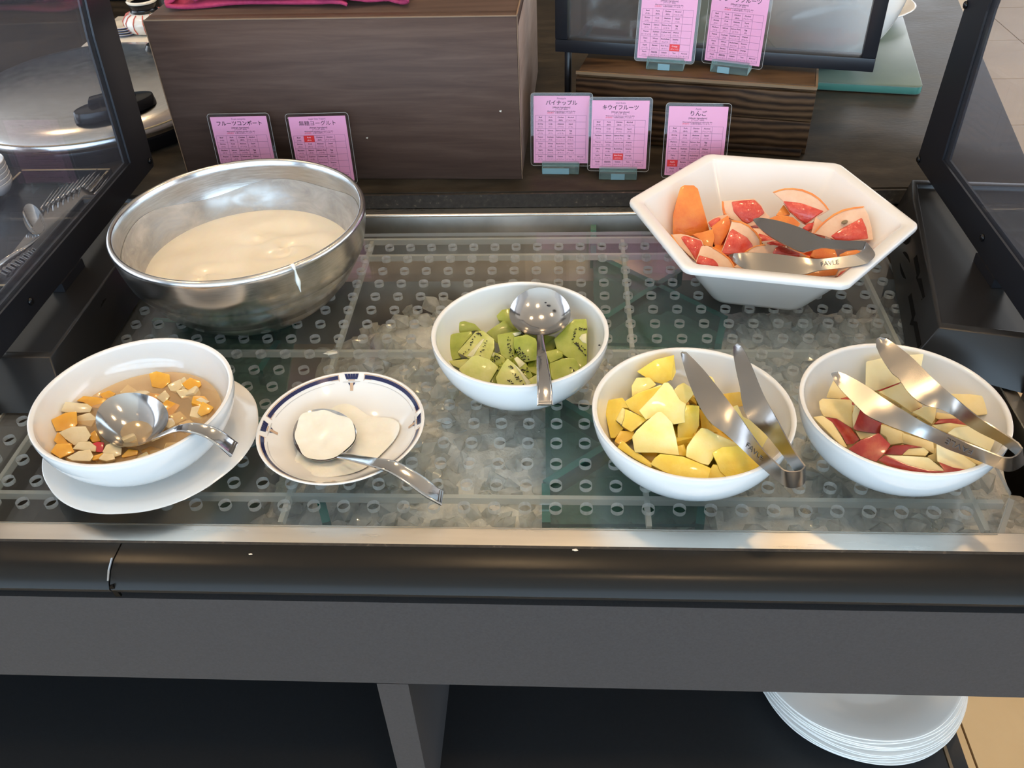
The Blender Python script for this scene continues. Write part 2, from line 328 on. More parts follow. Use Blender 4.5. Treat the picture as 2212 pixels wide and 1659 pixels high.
def icemat():
    m = bpy.data.materials.new('crushed_ice'); m.use_nodes = True; nt = m.node_tree; nt.nodes.clear(); N = nt.nodes.new; L = nt.links.new
    o = N('ShaderNodeOutputMaterial'); a = N('ShaderNodeBsdfTransparent'); a.inputs[0].default_value = (0.9, 0.93, 0.93, 1)
    b = N('ShaderNodeBsdfDiffuse'); b.inputs[0].default_value = (0.90, 0.88, 0.84, 1); t = N('ShaderNodeBsdfTranslucent'); t.inputs[0].default_value = (0.8, 0.81, 0.80, 1)
    g = N('ShaderNodeBsdfGlossy'); g.inputs['Roughness'].default_value = 0.12
    m1 = N('ShaderNodeMixShader'); m1.inputs[0].default_value = 0.5; L(b.outputs[0], m1.inputs[1]); L(t.outputs[0], m1.inputs[2])
    m2 = N('ShaderNodeMixShader'); v = coords(nt); f = noise(nt, v, 45, 3); mr = N('ShaderNodeMapRange'); mr.inputs['To Min'].default_value = 0.25; mr.inputs['To Max'].default_value = 0.8
    mr.inputs['From Min'].default_value = 0.3; mr.inputs['From Max'].default_value = 0.7; L(f, mr.inputs['Value']); L(mr.outputs['Result'], m2.inputs[0])
    L(a.outputs[0], m2.inputs[1]); L(m1.outputs[0], m2.inputs[2])
    m3 = N('ShaderNodeMixShader'); m3.inputs[0].default_value = 0.05; L(m2.outputs[0], m3.inputs[1]); L(g.outputs[0], m3.inputs[2]); L(m3.outputs[0], o.inputs[0]); return m
M['ice'] = icemat()
def syrupmat():
    m = clear('syrup', (0.99, 0.92, 0.78), 0.30, (0.90, 0.64, 0.36)); return m
M['syrup'] = syrupmat()
def smear():
    m = bpy.data.materials.new('shaded_yogurt_smear'); m.use_nodes = True; nt = m.node_tree; nt.nodes.clear(); N = nt.nodes.new; L = nt.links.new
    o = N('ShaderNodeOutputMaterial'); a = N('ShaderNodeBsdfTransparent'); b = N('ShaderNodeBsdfDiffuse'); b.inputs[0].default_value = (0.60, 0.58, 0.56, 1)  # whitish film coloured grey, with its shade put into the colour
    v = coords(nt, (1, 1, 2.5)); f = noise(nt, v, 22, 6, 0.6, 0.8); mr = N('ShaderNodeMapRange'); mr.inputs['From Min'].default_value = 0.36; mr.inputs['From Max'].default_value = 0.72
    mr.inputs['To Min'].default_value = 0.42; mr.inputs['To Max'].default_value = 0.95; L(f, mr.inputs['Value'])
    x = N('ShaderNodeMixShader'); L(mr.outputs['Result'], x.inputs[0]); L(a.outputs[0], x.inputs[1]); L(b.outputs[0], x.inputs[2]); L(x.outputs[0], o.inputs[0]); return m
M['smear'] = smear()
# ================================================================== SETTING: room
ZC = 0.019                                   # worktop height; z = 0 is the top of the acrylic tray
X0, X1, Y0, Y1 = -4.5, 6.0, -4.0, 6.0
fl = struct(obj('floor', box((X0+X1)/2, (Y0+Y1)/2, FLOOR-0.06, X1-X0, Y1-Y0, 0.08), plain('tile_joint', (0.34, 0.26, 0.17), 0.6)))
TS, TG = 0.45, 0.004
tile_me = None
ix0, ix1 = int((0.2 - X0)/TS), int((4.2 - X0)/TS)
for ix in range(0, int((X1 - X0)/TS) + 1):
    for iy in range(0, int((Y1 - Y0)/TS) + 1):
        cx, cy = X0 + (ix + .5)*TS, Y0 + (iy + .5)*TS
        if not (0.3 < cx < 4.4 and -1.2 < cy < 5.9): continue
        if tile_me is None:
            o = obj('tile', box(0, 0, 0, TS - TG, TS - TG, 0.02), M['floor'], fl); tile_me = o.data
        else: o = obj('tile', tile_me, None, fl)
        o.location = (cx, cy, FLOOR - 0.01)
rest = [box(X0/2 + 0.15, (Y0+Y1)/2, FLOOR - 0.01, -X0 + 0.28, Y1 - Y0, 0.02), box(3.35, -2.6, FLOOR - 0.01, 5.2, 2.75, 0.02)]
obj('far_paving', join(*rest), M['floor'], fl)['kind'] = 'stuff'
struct(obj('ceiling', box((X0+X1)/2, (Y0+Y1)/2, CEIL + .03, X1-X0, Y1-Y0, .06), M['ceil']))
def wall_with_window(name, axis, pos, lo, hi, wlo, whi, zlo, zhi, wname, strength, nm, color):
    """wall as a frame of boxes round one opening, plus a lit window with mullions in it"""
    t = 0.12
    def bx(a0, a1, z0, z1, tt=t):
        c, s = (a0 + a1)/2, a1 - a0
        return box(c, pos, (z0+z1)/2, s, tt, z1-z0) if axis == 'x' else box(pos, c, (z0+z1)/2, tt, s, z1-z0)
    struct(obj(name, join(bx(lo, wlo, FLOOR, CEIL), bx(whi, hi, FLOOR, CEIL), bx(wlo, whi, FLOOR, zlo), bx(wlo, whi, zhi, CEIL)), M['wall']))
    w = struct(obj(wname, bx(wlo, whi, zlo, zhi, .01), emit(wname + '_daylight', color, strength)))
    for k in range(nm + 1):
        a = wlo + (whi - wlo)*k/nm; obj('mullion', bx(a - .03, a + .03, zlo, zhi, .06), M['darkwood'], w)
    for z in (zlo, (zlo*0.35 + zhi*0.65), zhi): obj('transom', bx(wlo, whi, z - .03, z + .03, .06), M['darkwood'], w)
wall_with_window('wall_front', 'x', Y0, X0, X1, -3.6, 4.6, -0.45, 1.75, 'window_1', WIN_BACK, 8, (0.60, 0.80, 1.0))
wall_with_window('wall_left', 'y', X0, Y0, Y1, -3.0, 4.0, -0.2, 1.75, 'window_2', WIN_SIDE, 6, (0.80, 0.90, 1.0))
wall_with_window('wall_back', 'x', Y1, X0, X1, 2.6, 5.2, -0.2, 1.6, 'window_3', WIN_FAR, 3, (0.92, 0.95, 1.0))
wall_with_window('wall_right', 'y', X1, Y0, Y1, -2.0, 3.6, -0.2, 1.75, 'window_4', WIN_SIDE, 5, (0.84, 0.92, 1.0))
lamp_mat = emit('warm_lamp_glow', LAMPCOL, LAMP)
dl = None
for k, (x, y) in enumerate([(0.10, 0.30), (1.05, 0.55), (0.55, -1.05), (-1.1, 0.2), (2.2, -0.9)]):
    t = thing('ceiling_downlight', 'warm recessed round downlight in the white ceiling', 'lamp', (x, y, CEIL), 'ceiling downlights')
    if dl is None:
        a = obj('trim_ring', lathe([(0.08, 0.0), (0.10, 0.0), (0.10, -.008), (0.08, -.006)], 24, close=True), M['ceil'], t, local=True)
        b = obj('lamp_disc', lathe([(0.0, -.003), (0.08, -.003), (0.08, 0.001), (0, .001)], 24), lamp_mat, t, local=True); dl = (a.data, b.data)
    else:
        obj('trim_ring', dl[0], None, t); obj('lamp_disc', dl[1], None, t)

# ================================================================== BUFFET COUNTER
ct = thing('buffet_counter', 'long dark buffet counter with stone worktop and charcoal apron', 'counter', (0.2, 0.2, FLOOR))
YB = 0.0975; XL, XR = -0.31, 0.645           # well opening
def slab(poly, z0, z1): return prism([(x, y, z1) for x, y in poly], (0, 0, z0 - z1))
bevel(obj('back_worktop', slab([(-1.9, YB), (.80, YB), (.817, .187), (.943, .81), (1.15, 1.75), (-1.9, 1.75)], ZC - .03, ZC), M['stone'], ct), .0012, 2, 30)
obj('left_worktop', slab([(-1.9, -.468), (XL, -.468), (XL, -.304), (-.362, -.304), (-.362, YB), (-1.9, YB)], ZC - .03, ZC), M['stone'], ct)
obj('right_worktop', slab([(XR, -.468), (.69, -.468), (.725, -.27), (XR, -.27)], ZC - .03, ZC), M['stone'], ct)
obj('worktop_edge', box((XL+XR)/2, YB - .003, ZC - .0105, XR - XL, .004, .018), M['stone_edge'], ct, label='rough chipped dark stone edge above the steel rim')
def nosing(xa, xb):
    prof = [(-.4685, ZC), (-.4720, ZC), (-.4865, ZC - .0002), (-.4935, ZC - .003), (-.5, ZC - .009), (-.5025, ZC - .0135), (-.5005, ZC - .019), (-.496, ZC - .024), (-.489, ZC - .0265), (-.4685, ZC - .0265)]
    n = len(prof); V = [Vector((xa, y, z)) for y, z in prof] + [Vector((xb, y, z)) for y, z in prof]
    F = [tuple(range(n)), tuple(range(2*n - 1, n - 1, -1))] + [(i, i + n, (i+1) % n + n, (i+1) % n) for i in range(n)]
    o = recalc(obj('nosing_tile', (V, F), M['nosing'], ct)); smooth(o, 40); return o
xj = aty(240, 1245, -.495).x
nosing(-1.2, xj - .0006); nosing(xj + .0006, .68)
obj('joint_chip', prism([aty(236, 1268, -.503), aty(243, 1266, -.503), aty(262, 1289, -.4995), aty(250, 1289, -.4995)], (0, .002, 0)), M['blackmatte'], ct)
obj('joint_filler', prism([aty(239.5, 1205, -.4870), aty(242, 1205, -.4870), aty(235, 1232, -.4935), aty(233, 1255, -.5022), aty(231, 1255, -.5022), aty(232.5, 1232, -.4935)], (0, .001, -.001)), plain('pale_joint', (.30, .33, .36), .6), ct)
obj('nosing_back_edge', box(-.26 + .2, -.4675, ZC - .004, 1.9, .0025, .0086), M['stone_edge'], ct)
obj('apron', box(-.1, -.4865, -.0675, 2.2, .021, .111), M['apron'], ct)
obj('apron_shadow_gap', box(-.1, -.481, -.0115, 2.2, .02, .005), M['blackmatte'], ct)
dvx0, dvx1 = 0.0756, 0.1022
obj('divider_panel', box((dvx0+dvx1)/2, -.245, -.5, dvx1 - dvx0, .504, .752), M['apron'], ct)
obj('lower_shelf', slab([(-1.9, -.49), (.6285, -.49), (.6285, -.3), (.65, .9), (-1.9, .9)], -.395, -.365), M['shelf'], ct)
obj('shelf_edge_strip', slab([(.6287, -.49), (.632, -.49), (.654, .9), (.651, .9)], -.395, -.3645), M['oak_edge'], ct, label='worn brown edge strip of the shelf')
obj('shelf_edge_strip', slab([(.6322, -.49), (.6485, -.49), (.668, .9), (.6545, .9)], -.395, -.367), M['shelf'], ct)
obj('shelf_back_panel', box(-.63, .90, -.44, 2.5, .02, .87), M['shelf'], ct)
obj('plinth', box(-.63, -.1, -.84, 2.4, .7, .078), M['shelf'], ct)
obj('left_end_panel', box(-1.88, .2, -.44, .03, 1.35, .87), M['apron'], ct)
obj('rear_cladding', box(-.4, 1.72, -.44, 2.9, .03, .87), M['apron'], ct)

# ================================================================== STEEL COLD WELL
well = thing('cold_well', 'stainless steel drop-in cold well holding the crushed ice', 'cold well', (.17, -.2, -.13))
zr = -.001
def quad(*p): return [Vector(q) for q in p], [tuple(range(len(p)))]
rim = join(box((XL+XR)/2, -.4495, zr - .001, XR - XL, .0365, .002), box((XL+XR)/2, .0858, zr - .001, XR - XL, .0215, .002),
           box(XL + .006, -.18, zr - .001, .012, .56, .002), box(XR - .006, -.18, zr - .001, .012, .56, .002))
obj('rim', rim, M['steel_flat'], well)
obj('rim_bead', tube([(XL, .0752, zr), (XR, .0752, zr)], .0022, 10), M['steel_flat'], well)
bz = -.13
obj('basin', join(quad((XL, .0750, zr), (XR, .0750, zr), (XR, .062, -.05), (XL, .062, -.05)), quad((XL, .062, -.05), (XR, .062, -.05), (XR, .005, -.053), (XL, .005, -.053)),
    quad((XL, .005, -.053), (XR, .005, -.053), (XR, -.02, bz), (XL, -.02, bz)), quad((XL, -.02, bz), (XR, -.02, bz), (XR, -.431, bz), (XL, -.431, bz)),
    quad((XL, -.431, bz), (XR, -.431, bz), (XR, -.431, zr), (XL, -.431, zr)),
    quad((XL, .0750, zr), (XL, .062, -.05), (XL, .005, -.053), (XL, -.02, bz), (XL, -.431, bz), (XL, -.431, zr)), quad((XR, .0750, zr), (XR, .062, -.05), (XR, .005, -.053), (XR, -.02, bz), (XR, -.431, bz), (XR, -.431, zr))), M['basin'], well)
# crushed ice: nobody could count it
parts = []
for k in range(900):
    x = random.uniform(-.06, .62); y = random.uniform(-.42, -.035)
    if x < .02 and random.random() < .7: continue
    if y > -.09 and random.random() < .6: continue
    top = -.022 - .014*random.random() - (.02 if y > -.10 else 0) - (.03*max(0, .06 - x)/.1)
    r = random.uniform(.009, .0165)
    parts.append(blob((x, y, top - r), r, 1, .28, (1, random.uniform(.6, 1), random.uniform(.45, .9)), rrot()))
ice_bed = []
STANDS = [[(1282, 545), (1565, 685), (1552, 745), (1300, 740), (1282, 640)], [(1178, 866), (1330, 880), (1500, 1030), (1520, 1085), (1512, 1132), (1180, 1132)], [(330, 690), (640, 700), (600, 960), (300, 960)]]
nx, ny = 80, 46
for i in range(nx + 1):
    for j in range(ny + 1):
        x = -.05 + .67*i/nx; y = -.425 + .385*j/ny
        ice_bed.append(Vector((x, y, -.040 + random.uniform(-.0045, .0045) - .045*max(0, 1 - i/14.0) - .03*max(0, (j - ny + 8)/8.0))))
fb = [(i*(ny+1)+j, (i+1)*(ny+1)+j, (i+1)*(ny+1)+j+1, i*(ny+1)+j+1) for i in range(nx) for j in range(ny)]
def clear_of(p): return not any(inpoly(px_(p), s) for s in STANDS)
parts = [p for p in parts if clear_of(sum(p[0], Vector())/len(p[0]))]
parts = [(p[0], p[1], [0]*len(p[1])) for p in parts] + [(ice_bed, fb, [1]*len(fb))]
ic = obj('crushed_ice', join(*parts), [M['ice'], M['ice_bed']]); smooth(ic, 35)
tag(ic, 'grey crushed ice in the steel well under the perforated tray', 'ice', kind='stuff')
# green glass stands under the tray
def crossed(name, label, bars, verts, ztop, ht):
    t = thing(name, label, 'glass stand', at(bars[0][0][0], bars[0][0][1], ztop - ht), 'green glass stands in the ice')
    for a, b in bars:
        p, q = at(a[0], a[1], ztop), at(b[0], b[1], ztop); d = (q - p); d.normalize(); n = Vector((-d.y, d.x, 0))*.0035
        V = [p - n, q - n, q + n, p + n]
        pr = prism(V, (0, 0, -ht)); pr = (pr[0], pr[1], [1, 1, 0, 1, 0, 1]); obj('glass_panel', pr, [M['teal'], M['teal_edge']], t)
    if verts:
        pr = prism([at(x, y, ztop - .004) for x, y in verts], (0, 0, -.004)); obj('glass_sheet', (pr[0], pr[1], [0, 0] + [1]*len(verts)), [M['teal'], M['teal_edge']], t)
    return t
crossed('glass_stand', 'green glass stand of crossed panels in the ice beneath the hexagonal bowl', [((1286, 549), (1568, 686)), ((1308, 684), (1470, 582)), ((1282, 465), (1282, 548)), ((1564, 686), (1552, 742))], STANDS[0], -.014, .02)
crossed('glass_stand', 'green glass stand of crossed panels in the ice beneath the pineapple bowl', [((1216, 866), (1300, 918)), ((1178, 1042), (1318, 956)), ((1179, 1044), (1180, 1128)), ((1518, 1082), (1512, 1132))], STANDS[1], -.014, .02)
crossed('glass_stand', 'green glass stand under the tray behind the compote bowl', [((330, 690), (590, 700)), ((560, 800), (600, 735)), ((455, 760), (590, 960)), ((690, 1070), (705, 1128))], STANDS[2], -.014, .02)

# ================================================================== PERFORATED ACRYLIC TRAY
tr = thing('perforated_tray', 'clear acrylic tray drilled with rows of round holes over the ice', 'tray', (.15, -.2, -.03))
PX, PY, HR, TH = .025, .02558, .0052, .0044
V, F, MI = [], [], []
def rectcell(x0, x1, y0, y1):
    b = len(V)
    for z in (0, -TH): V.extend([Vector((x0, y0, z)), Vector((x1, y0, z)), Vector((x1, y1, z)), Vector((x0, y1, z))])
    F.append((b, b+1, b+2, b+3)); MI.append(0); F.append((b+7, b+6, b+5, b+4)); MI.append(0)
def holecell(cx, cy):
    b = len(V); NS = 16
    cor = [(-.5, -.5), (.5, -.5), (.5, .5), (-.5, .5)]
    for z in (0, -TH):
        for dx, dy in cor: V.append(Vector((cx + dx*PX, cy + dy*PY, z)))
        for k in range(NS):
            a = -math.pi*.75 + 2*math.pi*k/NS; V.append(Vector((cx + HR*math.cos(a), cy + HR*math.sin(a), z)))
    for lay, o in ((0, 0), (1, 4 + NS)):
        for s in range(4):
            loop = [b + o + s, b + o + (s+1) % 4] + [b + o + 4 + (s*4 + k) % NS for k in (4, 3, 2, 1, 0)]
            F.append(tuple(loop) if lay == 0 else tuple(reversed(loop))); MI.append(0)
    for k in range(NS):
        l = (k + 1) % NS; F.append((b + 4 + k, b + 4 + l, b + 8 + NS + l, b + 8 + NS + k)); MI.append(1)
cols, rows = range(-11, 24), range(0, 17)
for c in cols:
    for r in rows:
        if c == 23 and r >= 15: rectcell(c*PX - PX/2, c*PX + (PX/4 if r == 15 else -PX/4), -r*PY - PY/2, -r*PY + PY/2)
        else: holecell(c*PX, -r*PY)
xa, xb, yf, yb = -.2875, .5875, -16.5*PY, .5*PY
rectcell(xa, xb, yb, .0298); rectcell(xa, xb - .022, -.4327, yf); rectcell(-.2985, xa, -.4327, .0298); rectcell(xb, .5917, -.3895, .0298)
for (x0, y0), (x1, y1) in [((-.2985, -.4327), (.5655, -.4327)), ((.5655, -.4327), (.5917, -.3895)), ((.5917, -.3895), (.5917, .0298)), ((.5917, .0298), (-.2985, .0298)), ((-.2985, .0298), (-.2985, -.4327))]:
    b = len(V); V.extend([Vector((x0, y0, 0)), Vector((x1, y1, 0)), Vector((x1, y1, -TH)), Vector((x0, y0, -TH))]); F.append((b, b+1, b+2, b+3)); MI.append(1)
obj('perforated_plate', (V, F, MI), [M['acrylic'], M['cut']], tr)
def rib(x0, y0, x1, y1, t=.0042, ht=.007):
    d = Vector((x1 - x0, y1 - y0, 0)); n = Vector((-d.y, d.x, 0)).normalized()*t/2
    p = prism([Vector((x0, y0, -TH - .0003)) + n, Vector((x0, y0, -TH - .0003)) - n, Vector((x1, y1, -TH - .0003)) - n, Vector((x1, y1, -TH - .0003)) + n], (0, 0, -ht))
    p = (p[0], p[1], [1, 1, 0, 1, 0, 1]); obj('support_rib', p, [M['acrylic'], M['cut']], tr)
for y in (-.0127, -.196, -.3945): rib(-.29, y, .585, y)
rib(-.295, .024, .445, .024, .004, .007)
for x in (-.262, .0, .30, .562): rib(x, -.425, x, -.2); rib(x, -.19, x, .02)
br = [Vector((.5915, -.3885, -.0065)), Vector((.5655, -.4315, -.0065)), Vector((.5655, -.4315, -.034)), Vector((.5915, -.3885, -.034))]
obj('corner_bracket', (lambda p: (p[0], p[1], [0, 0, 1, 1, 1, 1]))(prism(br, (.004, -.003, 0))), [M['acrylic'], M['cut']], tr)

# ================================================================== BLACK SIDE HOUSINGS + SNEEZE GUARDS
def housing(name, label, outline, base_out, ztop, vents):
    """outline = top polygon (x,y); base_out = same polygon at z=0; recessed top with raised rim"""
    n = len(outline); c = sum((Vector((x, y, 0)) for x, y in outline), Vector())/n
    t = thing(name, label, 'housing', (c.x, c.y, 0))
    top = [Vector((x, y, ztop)) for x, y in outline]; base = [Vector((x, y, .0012)) for x, y in base_out]
    def inset(p, k): 
        d = c - p; d.z = 0; return p + d.normalized()*k
    i1 = [inset(p, .010) for p in top]; i2 = [q - Vector((0, 0, .006)) for q in [inset(p, .012) for p in top]]
    V = base + top + i1 + i2; F = []
    for a in range(3):
        for i in range(n): j = (i + 1) % n; F.append((a*n + i, a*n + j, (a+1)*n + j, (a+1)*n + i))
    F.append(tuple(3*n + i for i in range(n))); F.append(tuple(range(n - 1, -1, -1)))
    bevel(recalc(obj('casing', (V, F), M['casing'], t)), .0012, 2, 25)
    for v in vents: obj(v[0], v[1], M['blackmatte'], t)
    return t
hr = [(.578, -.219), at(2230, 732, .04).to_2d()[:], (.80, -.10), (.80, .06), (.64, .075), (.6275, .03)]
hb = [(.5585, -.2235), (at(2230, 732, .04).x, at(2230, 732, .04).y - .035), (.80, -.12), (.80, .06), (.63, .075), (.605, .03)]
def wallpt(f, h):   # f along the right inner wall (0 front, 1 back), h height 0..1
    a = Vector((.5585, -.2235, .0012)).lerp(Vector((.605, .03, .0012)), f); b = Vector((.578, -.219, .04)).lerp(Vector((.6275, .03, .04)), f)
    return a.lerp(b, h)
nW = (wallpt(1, 0) - wallpt(0, 0)).cross(wallpt(0, 1) - wallpt(0, 0)).normalized()
if nW.x > 0: nW = -nW
def oval(f, h, fw, hh):
    pts = [wallpt(f + fw*math.cos(t*math.pi/8), h + hh*math.sin(t*math.pi/8)) + nW*.0006 for t in range(16)]
    return prism(pts, -nW*.0012)
def slit(f0, f1, h):
    pts = []
    path = [(f0, h), (f0 + (f1-f0)*.42, h), (f0 + (f1-f0)*.5, h - .1), (f0 + (f1-f0)*.58, h), (f1, h)]
    up = [wallpt(f, q + .055) + nW*.0006 for f, q in path]; dn = [wallpt(f, q - .055) + nW*.0006 for f, q in reversed(path)]
    return prism(up + dn, -nW*.0012)
housing('side_housing', 'black side housing with slotted wall under the right sneeze guard', hr, hb, .04,
        [('vent_hole', oval(.80, .62, .10, .16)), ('vent_hole', oval(.58, .42, .10, .16)), ('vent_slit', slit(.25, .56, .75)), ('vent_slit', slit(.02, .36, .40))])
hl = [(-.2525, -.264), (-.2525, .06), (-.36, .06), (-.36, -.264)]; hlb = [(-.232, -.300), (-.238, .06), (-.36, .06), (-.36, -.300)]
def lw(f, h): return Vector((-.233, -.295, .0012)).lerp(Vector((-.2375, .06, .0012)), f).lerp(Vector((-.2525, -.262, .04)).lerp(Vector((-.2525, .06, .04)), f), h)
housing('side_housing', 'black side housing under the left sneeze guard beside the steel bowl', hl, hlb, .04,
        [('vent_hole', prism([lw(.34 + .05*math.cos(t*math.pi/8), .5 + .28*math.sin(t*math.pi/8)) + Vector((.0006, 0, 0)) for t in range(16)], (-.0012, 0, 0)))])
def guard(name, label, X, outer, inner, bolts, zb):
    """outer = (y,z) outline of the sheet, inner = the two black edge strips' inner lines"""
    t = thing(name, label, 'sneeze guard', (X, 0, zb))
    sg = 1 if X > 0 else -1
    obj('acrylic_sheet', prism([(X - .0025, y, z) for y, z in outer], (.005, 0, 0)), M['guard'], t)
    for poly in inner: obj('edge_strip', prism([(X + .0028*sg if False else X - .0052, y, z) for y, z in poly], (.0024, 0, 0)), M['blackframe'], t)
    for poly in inner: obj('edge_strip', prism([(X + .0028, y, z) for y, z in poly], (.0024, 0, 0)), M['blackframe'], t)
    for y, z in bolts:
        o = obj('bolt', blob((X - .0062*(1 if X > 0 else -1), y, z), .0042, 2, 0, (.6, 1, 1)), M['black'], t); smooth(o)
    obj('foot_clip', box(X, -.12, (zb + .034)/2, .014, .05, zb - .034 - .0004), M['blackframe'], t)
    return t
zb = .0445
gl_out = [(-.55, zb), (.127, zb), (.1300, zb + .004), (.1495, .242), (.156, .32), (-.50, .36)]
gl_in = [[(-.55, zb), (.127, zb), (.130, zb + .004), (.104, zb + .030), (.09, zb + .030), (-.55, zb + .034)], [(.104, zb + .030), (.130, zb + .004), (.156, .32), (.110, .32), (.0885, .22), (.075, zb + .030)]]
guard('sneeze_guard', 'scratched clear acrylic sneeze guard with black edging on the left', -.30, gl_out, gl_in, [(.121, .055), (-.2, .06)], zb)
gr_out = [(-.60, zb), (.1085, zb), (.1115, zb + .004), (.0975, .235), (.091, .33), (-.55, .36)]
gr_in = [[(-.60, zb), (.1085, zb), (.1115, zb + .004), (.075, zb + .033), (.06, zb + .034), (-.60, zb + .036)], [(.075, zb + .033), (.1115, zb + .004), (.091, .33), (.032, .33), (.046, .24), (.0466, zb + .034)]]
guard('sneeze_guard', 'clear acrylic sneeze guard with black bolted edging on the right', .66, gr_out, gr_in, [(.106, .051), (.0955, .231), (-.095, .062)], zb)
# ================================================================== WOODEN BOX, RISER, DISPLAY FRAME, BACKGROUND
# laminate box: front corners (-.2594,.1424) and (.1772,.1288) on the worktop, 0.2022 high
ba = math.atan2(.1288 - .1424, .1772 + .2594); bw = math.hypot(.4366, .0136); bh = .2022; bd = .37
bc = Vector((-.2594, .1424, ZC)); ux = Vector((math.cos(ba), math.sin(ba), 0)); uy = Vector((-math.sin(ba), math.cos(ba), 0))
bx = thing('wooden_box', 'large walnut laminate box with magenta napkins on top', 'box', bc)
def bpoly(a0, a1, b0, b1, z): return [bc + ux*a + uy*b + Vector((0, 0, z)) for a, b in ((a0, b0), (a1, b0), (a1, b1), (a0, b1))]
tk = .018
bevel(obj('front_board', prism(bpoly(0, bw, 0, tk, bh - .0008), (0, 0, -bh + .001)), M['woodbox'], bx), .0008, 1)
bevel(obj('top_board', prism(bpoly(0, bw, tk, bd, bh - .0008), (0, 0, -tk)), M['woodbox'], bx), .0008, 1)
bevel(obj('side_board', prism(bpoly(bw - tk, bw, tk, bd, bh - tk - .0008), (0, 0, -bh + tk + .001)), M['woodbox_lit_side'], bx), .0008, 1)
bevel(obj('side_board', prism(bpoly(0, tk, tk, bd, bh - tk - .0008), (0, 0, -bh + tk + .001)), M['woodbox_lit_side'], bx), .0008, 1)
obj('edge_band', prism(bpoly(bw + .0001, bw + .0009, 0, .0016, bh), (0, 0, -bh + .001)), M['woodedge'], bx, label='bare chipped light edge of the box')
obj('edge_band', prism(bpoly(bw - .0006, bw + .0009, .002, bd, bh), (0, 0, -.0016)), M['woodedge'], bx)
obj('edge_band', prism(bpoly(0, bw, -.0008, .0006, bh - .0002), (0, 0, -.0014)), M['woodedge'], bx)
obj('edge_band', prism(bpoly(-.0008, .0002, -.0004, .0016, bh - .001), (0, 0, -bh + .002)), M['woodedge'], bx)
for (x, y, l) in ((1078, 240, 9), (790, 298, 8), (620, 255, 4)):
    n_ = -uy; p0 = bc - uy*.0006
    obj('scratch', prism([atp(x, y, p0, n_), atp(x + 1.5, y - .8, p0, n_), atp(x + l*.5 + 1, y - l*.2, p0, n_), atp(x + l*.5, y + l*.3, p0, n_)], uy*.0003), M['cream_ceramic'], bx)
# napkins
ztop = ZC + bh
def cloth(name, parent, path, b0, b1, thick, wav=.0012, seed=1):
    """sheet whose cross-section (along the box front) is path [(a, z)], running from depth b0 to b1"""
    rnd = random.Random(seed); pts = spline(path, 40); V, F = [], []; nb = 10
    for k in range(nb + 1):
        b = b0 + (b1 - b0)*k/nb
        for i, (a, z) in enumerate(pts):
            w = wav*math.sin(i*.5 + k*.9 + seed) + rnd.uniform(-.0003, .0003)
            V.append(bc + ux*(a + .004*math.sin(k*1.3 + seed)) + uy*(b + .006*math.sin(i*.23 + seed)) + Vector((0, 0, bh + max(z, .0016 + thick/2) + w)))
    m = len(pts)
    for k in range(nb):
        for i in range(m - 1): F.append((k*m + i, k*m + i + 1, (k+1)*m + i + 1, (k+1)*m + i))
    o = obj(name, (V, F), M['napkin'], parent); smooth(o)
    so = o.modifiers.new('thickness', 'SOLIDIFY'); so.thickness = thick; so.offset = 0
    return o
def B(x, y): 
    q = at(x, y, ztop) - bc; return q.dot(ux), q.dot(uy)
a0, b0 = B(355, 22); a1, _ = B(690, 20); a2, b2 = B(888, 4)
n1 = thing('cloth_napkin', 'folded magenta cloth napkin at the left end of the walnut box', 'napkin', bc + ux*.1 + uy*.1 + Vector((0, 0, bh)), 'folded napkins on the box')
cloth('bottom_fold', n1, [(a0 + .012, .012), (a0, .006), (a0 + .02, .003), (a0 + .09, .003), (a1, .006), (a1 + .03, .004)], b0 + .002, b0 + .12, .0035, seed=2)
cloth('top_fold', n1, [(a0 + .045, .011), (a0 + .03, .017), (a0 + .04, .024), (a0 + .09, .016), (a0 + .14, .019), (a0 + .19, .024), (a0 + .12, .034)], b0 + .006, b0 + .12, .0035, seed=5)
n2 = thing('cloth_napkin', 'folded magenta cloth napkin at the right of the pair on the walnut box', 'napkin', bc + ux*.25 + uy*.1 + Vector((0, 0, bh)), 'folded napkins on the box')
cloth('bottom_fold', n2, [(a1 - .005, .012), (a1 + .012, .012), (a1 + .06, .007), (a2 - .02, .004), (a2, .006), (a2 - .01, .012)], b2 - .016, b2 + .12, .0035, seed=3)
cloth('top_fold', n2, [(a1 - .012, .022), (a1 - .004, .015), (a1 + .05, .014), (a2 - .03, .013), (a2 - .012, .02), (a2 - .04, .028)], b2 - .010, b2 + .12, .0035, seed=8)

# oak riser: front face (.2446,.2408) -> (.5391,.1723), top z .1152
ra = math.atan2(.1723 - .2408, .5391 - .2446); rw = math.hypot(.2945, .0685); rc = Vector((.2446, .2408, ZC)); rh = .1152 - ZC; rd = .12
rx = Vector((math.cos(ra), math.sin(ra), 0)); ry = Vector((-math.sin(ra), math.cos(ra), 0))
rs = thing('oak_riser', 'dark stained oak plank riser carrying two pink signs', 'riser', rc)
def rpoly(a0, a1, b0, b1, z): return [rc + rx*a + ry*b + Vector((0, 0, z)) for a, b in ((a0, b0), (a1, b0), (a1, b1), (a0, b1))]
bevel(obj('front_plank', prism(rpoly(.001, rw - .001, .001, .016, rh - .009), (0, 0, -.036)), M['oak'], rs), .0012, 2)
bevel(obj('front_plank', prism(rpoly(.001, rw - .001, .001, .016, rh - .0462), (0, 0, -.036)), M['oak'], rs), .0012, 2)
bevel(obj('base_plank', prism(rpoly(.006, rw - .006, .006, .02, rh - .0832), (0, 0, -(rh - .0836))), M['oak'], rs), .0008, 1)
